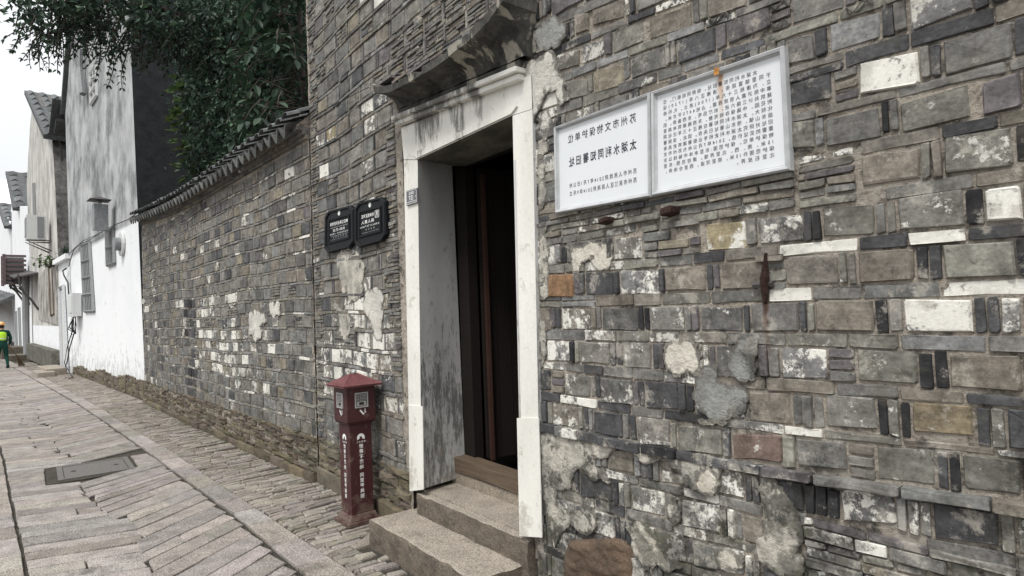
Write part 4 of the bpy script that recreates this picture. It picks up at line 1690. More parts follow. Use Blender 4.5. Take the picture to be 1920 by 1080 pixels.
# garden wall with a doorway between the two houses
yw = thing('doorway_wall', 'low white wall with a narrow door recess between two houses', 'wall', hx(-25.5))
g = Geo()
pw = [HP(*q) for q in ((137, 702), (117, 692), (109, 496), (132, 484))]
g.prism(pw, HN * .3)
g.make('wall', M['house_pale'], yw)
g = Geo()
q = [HP(108, 497) - HN * .15, HP(132.5, 484.5) - HN * .15]
g.prism([q[0], q[1], q[1] + Vector((0, 0, .16)), q[0] + Vector((0, 0, .16))], HN * .6)
g.make('coping', M['house_pale'], yw)
g = Geo()
pd = [HP(*q) - HN * .004 for q in ((131, 699), (120, 694), (115, 540), (123, 536))]
g.prism(pd, -HN * .02)
dr = g.make('door', M['pvc'], yw)
g = Geo()
for a, b in ((0, 3), (3, 2), (2, 1)):
    g.tube([pd[a] - HN * .05, pd[b] - HN * .05], .06, 4)
g.make('door_frame', M['alu'], yw)

# second house: gable to the lane
h2 = thing('gabled_house', 'old cream house with a tall stained gable and tiled roof', 'building', hx(-31))
fac = house_poly([(118, 692), (64, 672), (50, 345), (56, 240), (62, 174), (97, 246), (104, 360)])
back = [p + HN * 7 for p in fac]
n = len(fac)
g = Geo()
g.add(fac + back, [tuple(range(n))], fm=0)
g.add(fac + back, [(i, n + i, n + (i + 1) % n, (i + 1) % n) for i in range(n)], fm=1)
g.make('wall', None, h2, mats=[M['mottle'], M['stonewall']])
# blackened lower render and plinth, each a thin coat on the facade
g = Geo()
g.prism([HP(*q) - HN * .01 for q in ((113, 610), (75, 600), (76, 520), (88, 500), (107, 480), (110, 560))], -HN * .02)
g.make('lower_render', M['mottle_low'], h2)
g = Geo()
g.prism([HP(*q) - HN * .01 for q in ((116, 660), (64, 648), (63, 610), (113, 612))], -HN * .015)
g.make('white_band', M['house_pale'], h2)
g = Geo()
pl_ = [HP(*q) - HN * .02 for q in ((118, 692), (66, 671), (65, 643), (116, 657))]
g.prism(pl_, -HN * .28)
g.make('plinth', M['plinth'], h2)
window([(94, 500), (100, 496), (104, 588), (98, 592)], h2, 1, 1, frame='wood_sill', glass='wood_sill')
window([(64, 345), (66, 344), (68, 412), (66, 414)], h2, 1, 1)


def tiled_slope(a, b, c, d, parent, rows=9, cols=14, name='roof'):
    """a,b eaves corners; d,c ridge corners. Half-round tile rows over a slab"""
    a, b, c, d = map(Vector, (a, b, c, d))
    nrm = (b - a).cross(d - a).normalized()
    if nrm.z < 0:
        nrm = -nrm
    g = Geo()
    g.prism([a, b, c, d], -nrm * .18)
    for i in range(cols):
        t = (i + .5) / cols
        p0, p1 = a.lerp(b, t), d.lerp(c, t)
        w_ = (b - a) / cols * .33
        for r_ in range(rows):
            s0, s1 = r_ / rows, (r_ + 1.15) / rows
            q0, q1 = p0.lerp(p1, s0), p0.lerp(p1, min(1, s1))
            h = (.17 if r_ % 2 else .15)
            k = R(.7, 1.5)
            g.add([q0 - w_, q0 + nrm * h, q0 + w_, q1 - w_, q1 + nrm * .06, q1 + w_], [(0, 1, 4, 3), (1, 2, 5, 4), (0, 2, 1)], (k, k, k, 0))
    return g.make(name, M['tile'], parent)


a0, b0 = HP(99, 250), HP(61, 172)
tiled_slope(a0 - HN * .3 + (a0 - b0).normalized() * .3, a0 + HN * 6 + (a0 - b0).normalized() * .3, b0 + HN * 6, b0 - HN * .3, h2, 8, 14)
# vines on its side wall
g = Geo()
for k in range(9):
    z0 = R(1.0, 7)
    p = hx(-28.55, R(.3, 1.2), z0)
    pts = [p]
    for j in range(6):
        p = p + HN * R(-.25, .3) + Vector((R(0, .03), 0, R(.3, .8)))
        pts.append(p)
    g.tube(pts, .03, 4)
o = g.make('bare_vine', M['bark'])
tag(o, 'bare vine stems climbing the dark side wall of the cream house', 'vine')
# third and fourth house
h3 = thing('far_white_house', 'white house with a steep dark tiled roof beyond the cream gable', 'building', hx(-45))
fac = house_poly([(62, 672), (28, 662), (20, 330), (22, 324), (36, 386), (54, 388)])
back = [p + HN * 6 for p in fac]
n = len(fac)
g = Geo()
g.add(fac + back, [tuple(range(n))] + [(i, n + i, n + (i + 1) % n, (i + 1) % n) for i in range(n)])
g.make('wall', M['house_pale'], h3)
a0, b0 = HP(37, 390), HP(22, 322)
tiled_slope(a0 - HN * .3, a0 + HN * 6, b0 + HN * 6, b0 - HN * .3, h3, 7, 9)
window([(30, 585), (32, 584), (34, 655), (32, 656)], h3, 1, 1)
window([(36, 578), (38.5, 577), (41, 660), (39, 661)], h3, 1, 1)
window([(46, 574), (48, 573), (50.5, 648), (49, 650)], h3, 1, 1)
h4 = thing('farthest_house', 'narrow white house with a dark roof edge at the end of the lane', 'building', hx(-60))
fac = house_poly([(27, 660), (-60, 640), (-60, 330), (4, 382), (19, 420), (21, 520)])
back = [p + HN * 6 for p in fac]
n = len(fac)
g = Geo()
g.add(fac + back, [tuple(range(n))] + [(i, n + i, n + (i + 1) % n, (i + 1) % n) for i in range(n)])
g.make('wall', M['house_pale'], h4)
a0, b0 = HP(19.5, 424), HP(4, 381)
tiled_slope(a0 - HN * .3, a0 + HN * 6, b0 + HN * 6, b0 - HN * .3, h4, 6, 8)
h5 = thing('distant_ridge_house', 'distant tiled roof ridge rising behind the dark roofed white house', 'building', hx(-52, 8))
p0, p1 = HP(34, 305, 0), HP(50, 330, 0)
g = Geo()
q = [HP(*k) + HN * 9 for k in ((28, 304), (60, 322), (60, 560), (28, 560))]
g.prism(q, HN * 4)
g.make('wall', M['mottle_low'], h5)
tiled_slope(q[0] - HN * .5 - Vector((0, 0, .5)), q[1] - HN * .5 - Vector((0, 0, .5)), q[1] + HN * 3 + Vector((0, 0, 1.0)), q[0] + HN * 3 + Vector((0, 0, 1.0)), h5, 4, 9)

# air conditioners, canopies
c0 = HP(67, 428, .45)
ac = thing('air_conditioner', 'white air conditioner unit on an iron bracket high on the cream gable', 'air conditioner', c0)
sc = 1.0
g = Geo()
g.obox(c0, HD * .36, HN * .30, (0, 0, .46))
g.make('case', M['pvc'], ac)
g = Geo()
g.obox(c0 - HN * .31, HD * .28, HN * .010, (0, 0, .36))
g.make('fan_grille', M['galv'], ac)
g = Geo()
g.obox(c0 - HD * .37 + HN * .12, HD * .010, HN * .10, (0, 0, .40))
g.make('side_panel', M['win_frame'], ac)
c0 = c0 + HN * .45
for s in (-.36, .36):
    g = Geo()
    g.tube([c0 + HD * s - Vector((0, 0, .9)), c0 + HD * s - HN * .75 - Vector((0, 0, .52)), c0 + HD * s - Vector((0, 0, .5))], .03, 4)
    g.make('bracket', M['iron'], ac)
c0 = HP(27, 507, .55) + HN * .7
ac = thing('caged_air_conditioner', 'air conditioner behind a brown slatted cage beyond the cream gable', 'air conditioner', c0)
g = Geo()
g.obox(c0 - HN * .7, HD * .45, HN * .34, (0, 0, .6))
g.make('case', M['win_frame'], ac)
for k in range(7):
    g = Geo()
    z_ = -.66 + k * .22
    g.obox(c0 - HN * 1.12 + Vector((0, 0, z_)), HD * .55, HN * .03, (0, 0, .055))
    g.obox(c0 - HN * .70 - HD * .55 + Vector((0, 0, z_)), HD * .03, HN * .42, (0, 0, .055))
    g.make('slat', M['cage'], ac)
for s in (-.55, .55):
    g = Geo()
    g.obox(c0 - HN * 1.12 + HD * s, HD * .06, HN * .06, (0, 0, .74))
    g.make('post', M['cage'], ac)
cp = thing('door_canopy', 'small dark canopy on curved iron brackets under the gable corner', 'canopy', HP(66, 520))
g = Geo()
a, b = HP(72, 514), HP(42, 508)
g.prism([a, b, b - HN * .8 - Vector((0, 0, .2)), a - HN * .8 - Vector((0, 0, .2))], (0, 0, .08))
g.make('roof', M['iron'], cp)
for q in (a, a.lerp(b, .5), b):
    g = Geo()
    pts = [q - Vector((0, 0, 1.6))] + [q - HN * .7 * math.sin(t * .39) - Vector((0, 0, 1.2 * math.cos(t * .39))) for t in range(1, 5)]
    g.tube(pts, .05, 4)
    g.make('bracket', M['iron'], cp)
aw = thing('eave_awning', 'low tiled awning on a dark curved bracket at the edge of the lane', 'awning', HP(14, 548))
a, b = HP(28, 552), HP(-14, 540)
tiled_slope(b - HN * 2.0 - Vector((0, 0, 1.1)), a - HN * 2.0 - Vector((0, 0, 1.1)), a, b, aw, 5, 9)
g = Geo()
pts = [a - HN * 1.9 - Vector((0, 0, 1.2)), a - HN * .9 - Vector((0, 0, 2.0)), a - HN * .15 - Vector((0, 0, 2.9)), a - HN * .12 - Vector((0, 0, 5))]
g.tube(pts, .09, 5)
g.make('bracket', M['iron'], aw)
g = Geo()
p0 = HP(63, 671)
g.tube([p0 - HN * .25, HP(62, 640) - HN * .25, HP(61, 600) - HN * .25, HP(60, 512) - HN * .25], .14, 8)
o = g.make('drainpipe', M['win_frame'])
tag(o, 'grey drainpipe standing at the far corner of the cream house', 'pipe')


def block(name, p, s, mat, label=None, cat=None, tint=(1, 1, 1, 0), group=None):
    """one rough stone: box axes along the lane"""
    g = Geo()
    ax, ay = HD * s[0] / 2, HN * s[1] / 2
    c = Vector(p)
    poly = [(-1, -1), (1, -1), (1, 1), (-1, 1)]
    vv = [c + ax * a * R(.95, 1.02) + ay * b * R(.95, 1.02) for a, b in poly]
    g.prism(vv, (0, 0, s[2]), tint)
    o = g.make(name, mat)
    bv = o.modifiers.new('bevel', 'BEVEL')
    bv.width = .02
    bv.segments = 2
    if label:
        tag(o, label, cat, group)
    return o


block('door_step', hx(-25.2, -.45, -.05), (2.4, .55, .26), M['step'], 'worn stone step before the narrow white doorway', 'step')
block('door_step', hx(-24.3, -.75, -.05), (1.6, .45, .20), M['step'], 'small stone block beside the trailing meter cable', 'step')
block('door_step', hx(-37.6, -.55, -.05), (2.2, .8, .30), M['rubble'], 'dark stone step past the grey drainpipe', 'step')
block('door_step', hx(-40.5, -.6, -.05), (2.6, .9, .62), M['rubble'], 'taller dark step by the far white house', 'step')
# shrubs on the wall top are built with the plants below
# ------------------------------------------------------------------ ground


def interp(tab, x):
    if x >= tab[0][0]:
        a, b = tab[0], tab[1]
    elif x <= tab[-1][0]:
        a, b = tab[-2], tab[-1]
    else:
        for a, b in zip(tab[:-1], tab[1:]):
            if a[0] >= x >= b[0]:
                break
    t = (x - a[0]) / (b[0] - a[0])
    return a[1] + (b[1] - a[1]) * t


KR = [(1.0, -.58), (-3.6, -.605), (-6.28, -.735), (-8.4, -.83), (-10.5, -.98), (-13.7, -1.15), (-25, -2.02), (-60, -5.0)]
KL = [(1.0, -.80), (-3.77, -.832), (-5.27, -.868), (-6.74, -.947), (-8.85, -1.06), (-11.7, -1.23), (-15.06, -1.45), (-25, -2.28), (-60, -5.3)]
LK = [(1.0, -2.0), (-5, -2.155), (-6.18, -2.225), (-7.15, -2.284), (-9.3, -2.396), (-15, -2.78), (-25, -3.62), (-60, -6.6)]
WB = [(1.0, 0), (-5.7, 0.0), (-13.9, -.42), (-24.3, -1.15), (-60, -4.1)]

v, f = [], []
nx, ny = 60, 24
for i in range(nx + 1):
    x = 3 - 83 * (i / nx) ** 1.4
    for j in range(ny + 1):
        y = -9 + 18 * j / ny
        v.append((x, y, -.022))
for i in range(nx):
    for j in range(ny):
        k = i * (ny + 1) + j
        f.append((k, k + 1, k + ny + 2, k + ny + 1))
ground = structure(link_mesh('ground', v, f, M['dirt']))
g = Geo()
g.add([(-400, -300, -.03), (60, -300, -.03), (60, 300, -.03), (-400, 300, -.03)], [(0, 1, 2, 3)])
structure(g.make('terrain', M['dirt']))


def slab_geo(poly, zt, depth=.03, inset=.008, rnd=.006, tilt=.007, wob=.001):
    tx, ty = R(-tilt, tilt), R(-tilt, tilt)
    p = piece_poly(poly, rnd, .3, .22)
    n = len(p)
    cx, cy = sum(q[0] for q in p) / n, sum(q[1] for q in p) / n
    v, f = [], []
    h = lambda x, y: zt + (x - cx) * tx + (y - cy) * ty
    for q in p:
        v.append((q[0], q[1], -depth))
    for q in p:
        v.append((q[0], q[1], h(*q) - inset * .9))
    for q in p:
        dx, dy = q[0] - cx, q[1] - cy
        L = max(1e-4, math.hypot(dx, dy))
        k = max(.3, 1 - inset / L)
        v.append((cx + dx * k, cy + dy * k, h(q[0], q[1]) + R(-wob, wob)))
    for r in (0, 1):
        f += [(r * n + i, r * n + (i + 1) % n, (r + 1) * n + (i + 1) % n, (r + 1) * n + i) for i in range(n)]
    f.append(tuple(range(2 * n, 3 * n)))
    return v, f


def stone_tint():
    k = R(.76, 1.2)
    return (k * R(.98, 1.03), k * R(.98, 1.02), k * R(.95, 1.04), 0)


PV, KS, CO = [], [], []


def add_slab(store, poly, z=0.0, **kw):
    a = sum(poly[i - 1][0] * poly[i][1] - poly[i][0] * poly[i - 1][1] for i in range(len(poly)))
    if a < 0:
        poly = poly[::-1]
    v, f = slab_geo(poly, z + R(-.003, .003), **kw)
    store.append(([(q[0], q[1], 0) for q in poly], v, f, stone_tint()))


MH = (-8.5, -7.62, -2.02, -1.24)          # the manhole


def lane(x, v):
    a, b = interp(LK, x) + .012, interp(KL, x) - .012
    return a + (b - a) * v


def vmid(x):
    return .47 + .06 * math.sin(x * 2.1) + .02 * math.sin(x * 5.7 + 1)


def clear_of_manhole(poly):
    cx = sum(p[0] for p in poly) / len(poly)
    cy = sum(p[1] for p in poly) / len(poly)
    return not (MH[0] - .06 < cx < MH[1] + .06 and MH[2] - .06 < cy < MH[3] + .06)


def clip_manhole(poly):
    if not clear_of_manhole(poly):
        return None
    # pull corners that fall into the pit back to its edge
    out = []
    for x, y in poly:
        if MH[0] - .02 < x < MH[1] + .02 and MH[2] - .02 < y < MH[3] + .02:
            d = [(x - MH[0] + .02, 'l'), (MH[1] + .02 - x, 'r'), (y - MH[2] + .02, 'b'), (MH[3] + .02 - y, 't')]
            m_ = min(d)[1]
            x, y = {'l': (MH[0] - .02, y), 'r': (MH[1] + .02, y), 'b': (x, MH[2] - .02), 't': (x, MH[3] + .02)}[m_]
        out.append((x, y))
    return out


x = 0.8
while x > -58:
    w = R(.17, .30) * (1 if x > -20 else 1.6)
    sk = .72 + .06 * math.sin(x * .9) + R(-.015, .015)
    g_ = .0065
    xa, xb = x - g_, x - w + g_

    def arm(xk, v):                       # right arm: from the kerb (v=1) inwards the joint comes nearer
        return (xk + sk * 1.25 * (1 - v), lane(xk + sk * 1.25 * (1 - v), v))
    vm = vmid(x + sk * 1.25 * .53) + R(-.015, .03)
    cuts = [1.0]
    if random.random() < .22:
        cuts.append(R(.66, .82))
    cuts.append(vm)
    ln = random.random() < .14              # a long slab split along its length
    for c0_, c1_ in zip(cuts[:-1], cuts[1:]):
        c1_ += .006
        for s0, s1 in (((0, .47), (.53, 1)) if ln and w > .25 else ((0, 1),)):
            p0, p1 = xa + (xb - xa) * s0, xa + (xb - xa) * s1
            poly = clip_manhole([arm(p0, c0_ - .004), arm(p1, c0_ - .004 - R(0, .03)), arm(p1, c1_ - .03 + R(-.01, .01)), arm(p0, c1_ - .03 + R(-.015, .015))])
            if poly:
                add_slab(PV, poly)
    x -= w
x = 1.2
while x > -58:
    w = R(.13, .24) * (1 if x > -20 else 1.6)
    sk = .29 + R(-.02, .02)
    xa, xb = x - .0065, x - w + .0065

    def arml(xk, v):
        return (xk + sk * 1.25 * v, lane(xk + sk * 1.25 * v, v))
    vm = vmid(x + sk * 1.25 * .47) + R(-.03, .015) - .004
    c = R(.2, .3) if random.random() < .3 else None
    parts_ = [(0.0, c - .004), (c + .004, vm)] if c else [(0.0, vm)]
    for a, b in parts_:
        poly = clip_manhole([arml(xa, a + .003), arml(xb, a + .003), arml(xb, b + R(-.02, .02)), arml(xa, b)])
        if poly:
            add_slab(PV, poly)
    x -= w
for (ya_, yb_) in ((None, MH[2] - .012), (MH[3] + .012, None)):          # short stones beside the manhole
    x = MH[1] + .02
    while x > MH[0] - .05:
        w = min(R(.18, .3), x - MH[0] + .06)
        if w < .05:
            break
        a = (interp(LK, x) + .012, interp(LK, x - w) + .012) if ya_ is None else (ya_, ya_)
        b = (interp(KL, x) - .012, interp(KL, x - w) - .012) if yb_ is None else (yb_, yb_)
        add_slab(PV, [(x - .006, a[0]), (x - .006, b[0]), (x - w + .006, b[1]), (x - w + .006, a[1])], -.006)
        x -= w
# kerb row by the gutter and the one on the far side
x = 1.0
while x > -58:
    w = R(.34, .62)
    add_slab(KS, [(x - .006, interp(KL, x) + .006), (x - .006, interp(KR, x) - .004), (x - w + .006, interp(KR, x - w) - .004), (x - w + .006, interp(KL, x - w) + .006)], .004, rnd=.004)
    x -= w
x = 1.0
while x > -58:
    w = R(.30, .55)
    add_slab(KS, [(x - .006, interp(LK, x) - .25), (x - .006, interp(LK, x) - .008), (x - w + .006, interp(LK, x - w) - .008), (x - w + .006, interp(LK, x - w) - .25)], .004, rnd=.004)
    x -= w
x = 1.0
while x > -58:                              # paving beyond, at the edge of the picture
    w = R(.25, .5)
    y = -.27
    for k in range(3):
        d = R(.35, .6)
        add_slab(PV, [(x - .008, interp(LK, x) + y), (x - .008, interp(LK, x) + y - d + .012), (x - w + .008, interp(LK, x - w) + y - d + .012), (x - w + .008, interp(LK, x - w) + y)])
        y -= d
    x -= w
# stones set on edge between kerb and walls
x = .9
while x > -34:
    w = R(.045, .085) * (1 if x > -14 else 1.7)
    y0, y1 = interp(KR, x) + .004, interp(WB, x) + .02
    sk = R(-.16, .02)
    y = y0 + R(-.1, 0)
    while y < y1:
        L = R(.09, .26)
        a, b = max(y, y0), min(y + L, y1)
        if b - a > .03:
            j = R(-.014, .014)
            e = R(-.016, .016)
            poly = [(x + sk * (a - y0) + j, a + .003), (x - w + .006 + sk * (a - y0) + j + e, a + .003), (x - w + .006 + sk * (b - y0) + j - e, b - .003), (x + sk * (b - y0) + j, b - .003)]
            z_ = R(-.006, .002)
            if not (-3.90 < x < -2.68 and b > -.30):       # the step stands there
                v, f = slab_geo(poly, z_, inset=.009, rnd=.007, tilt=.025, wob=.003)
                k = R(.72, 1.3)
                CO.append(([(q[0], q[1], 0) for q in poly], v, f, (k * 1.0, k * R(.94, 1.0), k * R(.86, .97), 0)))
        y += L
    x -= w
emit(ground, PV, 'paving_stone', M['paving'], 300, 'paving_infill')
emit(ground, KS, 'kerb_stone', M['paving'], 110, 'kerb_infill')
emit(ground, CO, 'edge_stone', M['cobble'], 300, 'edge_stone_infill')

# manhole cover
mh = thing('manhole_cover', 'rectangular grey iron manhole cover let into the paving slabs', 'manhole cover', (-8.05, -1.62, 0))
g = Geo()
g.box(MH[0], MH[1], MH[2], MH[3], -.03, -.006)
g.make('pit_fill', M['dirt'], mh)
xa, xb, ya, yb = -8.44, -7.70, -1.93, -1.27
g = Geo()
for a, b, c, d in ((xa, xb, ya, ya + .05), (xa, xb, yb - .05, yb), (xa, xa + .05, ya + .05, yb - .05), (xb - .05, xb, ya + .05, yb - .05)):
    g.box(a, b, c, d, -.02, .006)
g.make('rim', M['manhole'], mh)
g = Geo()
g.box(xa + .056, xb - .056, ya + .056, yb - .056, -.02, .002)
cv = g.make('lid', M['manhole'], mh)
for yy in (ya + .14, yb - .14):
    g = Geo()
    g.box(-8.10, -8.04, yy - .02, yy + .02, .0022, .004)
    g.make('lifting_hole', M['cable'], cv)

# ------------------------------------------------------------------ steps


def rough_step(name, x0, x1, y0, y1, z0, z1, label, seed, skew=0.0, mat='step'):
    nx, ny, nz = 60, 17, 9
    bm = bmesh.new()
    bmesh.ops.create_cube(bm, size=1)
    bmesh.ops.subdivide_edges(bm, edges=[e for e in bm.edges if abs(e.verts[0].co.x - e.verts[1].co.x) > .5], cuts=nx, use_grid_fill=True)
    bmesh.ops.subdivide_edges(bm, edges=[e for e in bm.edges if abs(e.verts[0].co.y - e.verts[1].co.y) > .5], cuts=ny, use_grid_fill=True)
    bmesh.ops.subdivide_edges(bm, edges=[e for e in bm.edges if abs(e.verts[0].co.z - e.verts[1].co.z) > .5], cuts=nz, use_grid_fill=True)
    for v in bm.verts:
        c = v.co.copy()
        ex = min(.5 - abs(c.x), .5 - abs(c.x)) * (x1 - x0)
        p = Vector((x0 + (c.x + .5) * (x1 - x0), y0 + (c.y + .5) * (y1 - y0) + skew * (c.x), z0 + (c.z + .5) * (z1 - z0)))
        n = Vector((mnoise.noise(p * 7 + Vector((seed, 0, 0))), mnoise.noise(p * 7 + Vector((0, seed, 9))), mnoise.noise(p * 6 + Vector((5, 0, seed)))))
        n2 = Vector((mnoise.noise(p * 24), mnoise.noise(p * 24 + Vector((3, 1, 0))), mnoise.noise(p * 22 + Vector((0, 7, 2)))))
        top = c.z > .45
        amp = Vector((.006, .008, .0025 if top else .004))
        # worn, chipped edges
        front = c.y < -.45
        if top and (front or abs(c.x) > .49):
            p.z -= .002 + .016 * max(0, n.x - .1)
            if front:
                p.y += .002 + .014 * max(0, n.y - .1)
        p += Vector((n.x * amp.x, n.y * amp.y, n.z * amp.z)) + Vector((n2.x * .003, n2.y * .005, n2.z * (.0012 if top else .003)))
        v.co = p
    me = bpy.data.meshes.new(name)
    bm.to_mesh(me)
    bm.free()
    me.materials.append(M[mat])
    me.materials.append(M['step_riser'])          # rough split faces, with riser shade also put into the darker colour
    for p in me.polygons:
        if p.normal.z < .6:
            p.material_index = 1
    at = me.attributes.new('tint', 'FLOAT_COLOR', 'POINT')
    at.data.foreach_set('color', [1.0, 1.0, 1.0, 0.0] * len(me.vertices))
    o = bpy.data.objects.new(name, me)
    COL.objects.link(o)
    if label:
        tag(o, label, 'step')
    return o


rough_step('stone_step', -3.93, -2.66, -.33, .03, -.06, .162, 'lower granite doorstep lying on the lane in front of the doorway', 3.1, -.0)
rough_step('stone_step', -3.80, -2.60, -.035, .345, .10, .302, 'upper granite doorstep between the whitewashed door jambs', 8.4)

# ------------------------------------------------------------------ lettering
GL = {}


def glyph(ch, bold):
    key = (ch, bold)
    if key not in GL:
        c = bpy.data.curves.new('glyph', 'FONT')
        c.body = ch
        c.size = 1
        c.resolution_u = 2
        c.offset = bold
        o = bpy.data.objects.new('glyph', c)
        me = evaluated_mesh(o)
        vs = [(v.co.x, v.co.y) for v in me.vertices]
        fs = [tuple(p.vertices) for p in me.polygons]
        xs = [q[0] for q in vs] or [0, .3]
        cjk = ord(ch) > 0x2e80
        adv = 1.0 if cjk else (max(xs) + .06 if vs else .3)
        bpy.data.curves.remove(c)
        bpy.data.meshes.remove(me)
        GL[key] = (vs, fs, adv)
    return GL[key]


def text_line(geo, s, fn, u0, v0, width, size, bold=0.0, sx=1.0, justify=True):
    """the photograph shows all writing mirrored: u0 is the RIGHT edge, the line runs to the left.
    fn(u, v) gives the 3-D point; size in the units of u, v"""
    gs = [glyph(c, bold) for c in s]
    adv = [a[2] * size * sx for a in gs]
    tot = sum(adv)
    gap = 0
    if justify and len(s) > 1:
        gap = (width - tot) / (len(s) - 1)
    x = 0
    for (vs, fs, _), a in zip(gs, adv):
        if vs:
            geo.add([fn(u0 - x - q[0] * size * sx, v0 + (q[1] - .36) * size) for q in vs], fs)
        x += a + gap


# ------------------------------------------------------------------ the two white signs


def frame_bars(parent, c, wd, y0, y1, mat, name='frame', mitre=True):
    """four mitred bars between an outer quad c (tl, tr, br, bl as (x, z)) and its inset"""
    cx, cz = sum(p[0] for p in c) / 4, sum(p[1] for p in c) / 4
    ins = [(p[0] + (wd if p[0] < cx else -wd), p[1] + (wd if p[1] < cz else -wd)) for p in c]
    for i in range(4):
        a, b, d, e = c[i], c[(i + 1) % 4], ins[(i + 1) % 4], ins[i]
        mid = lambda p, q, t: (p[0] + (q[0] - p[0]) * t, p[1] + (q[1] - p[1]) * t)
        # stepped section: outer edge lower, ridge, inner slope
        rows = []
        for t, y in ((0, y1), (.0, y0 + .008), (.22, y0), (.62, y0 + .003), (.70, y0 + .012), (1.0, y0 + .020), (1.0, y1)):
            p, q = mid(a, e, t), mid(b, d, t)
            rows.append(((p[0], y, p[1]), (q[0], y, q[1])))
        g = Geo()
        v = [k for r in rows for k in r]
        f = [(2 * k, 2 * k + 1, 2 * k + 3, 2 * k + 2) for k in range(len(rows) - 1)]
        f.append(tuple(2 * k for k in range(len(rows))))
        f.append(tuple(2 * k + 1 for k in reversed(range(len(rows)))))
        g.add(v, f)
        g.make(name, mat, parent)
    return ins


def sign_quad(px, y):
    return [(W(*p, y).x, W(*p, y).z) for p in px]


YS = -.048
MX, MT, MB_ = W(1217, 172, YS).x, W(1217, 172, YS).z, W(1219, 368, YS).z
q1 = sign_quad([(1037, 238), (1216.5, 172), (1218.5, 368), (1040, 400)], YS)
q2 = sign_quad([(1218.5, 171.5), (1468, 84), (1480, 318), (1220.5, 367.5)], YS)


def make_sign(q, label, lines_fn, wd):
    s = thing('heritage_sign', label, 'sign', (sum(p[0] for p in q) / 4, YS, min(p[1] for p in q)))
    ins = frame_bars(s, q, wd * .78, YS, -.012, M['alu'])
    g = Geo()
    e = .0
    g.prism([(ins[0][0] - e, -.0290, ins[0][1]), (ins[1][0], -.0290, ins[1][1]), (ins[2][0], -.0290, ins[2][1]), (ins[3][0], -.0290, ins[3][1])], (0, .015, 0))
    g.make('panel', M['sign_white'], s)

    def fn(u, v):
        tl, tr, br, bl = [Vector((p[0], p[1])) for p in ins]
        w_ = (tr - tl).length
        h_ = (tl - bl).length
        a = u / w_
        b = v / h_
        p = tl.lerp(tr, a).lerp(bl.lerp(br, a), b)
        return (p.x, -.0304, p.y)
    w_ = (Vector(ins[1]) - Vector(ins[0])).length
    h_ = (Vector(ins[0]) - Vector(ins[3])).length
    lines_fn(s, lambda u, v: fn(u, -v), w_, h_)
    return s


def lines_a(s, fn, w, h):
    for txt, v, sz, bold, u0, u1 in (('苏州市文物保护单位', .155, .112, .0, .885, .115), ('太湖水利同知署旧址', .445, .125, .010, .885, .125),
                                     ('苏州市人民政府2014年7月1日公布', .735, .062, .0, .885, .125), ('苏州市吴江区人民政府2014年9月立', .835, .062, .0, .885, .125)):
        g = Geo()
        size = sz * h
        sx = {.155: .92, .445: .80}.get(v, .9)
        text_line(g, txt, fn, u0 * w, -v * h, (u0 - u1) * w, size, bold, sx)
        g.make('lettering', M['ink'], s)


BODY = ['太湖水利同知署旧址，俗称同知衙门。位', '于同里镇富观街。清雍正八年(1730)设', '立，为康熙三十九年(1700)进士、礼科给',
        '事中陈沂震人官房改建。占地4475平方米。', '建筑共计三路六进，前厅后宅，东西备弄。后', '附花园。中路保存较完整，东西路建筑布局变',
        '化较大。太湖水利同知署在雍正十三年迁址洞', '庭东山镇，惜东山署址已失存。因此，该衙署', '旧址对研究太湖水利史和专业衙署建筑史具有',
        '重要的实证价值。2014年7月公布为苏州市文', '物保护单位。保护范围:东至本体中轴线以东', '15米，南、西、北至界墙。建控范围:东至', '保护范围外15米，南至河道，西至仓场弄，', '北至石皮弄。']


def lines_b(s, fn, w, h):
    for i, t in enumerate(BODY):
        g = Geo()
        v = (.087 + .0616 * i) * h
        size = .047 * h
        u0 = .935 * w
        width = (.935 - .055) * w
        if i == 0:
            u0 -= .095 * w
            width -= .095 * w
        if i == 13:
            width = .29 * w
        text_line(g, t, fn, u0, -v, width, size, .0)
        g.make('lettering', M['ink'], s)


make_sign(q1, 'white framed heritage sign with a few large mirrored lines of writing', lines_a, .026)
s2 = make_sign(q2, 'white framed heritage sign covered in small mirrored text with a rust streak', lines_b, .030)
# rust on the frame where the streak starts
g = Geo()
g.box(RUST_X - .012, RUST_X + .010, YS - .0012, YS + .0, q2[0][1] - .034, q2[0][1] - .006)
g.make('rust_stain', simple('orange_rust', (.42, .20, .06), .8, .2, .4, 90), s2)

# ------------------------------------------------------------------ the two black plaques


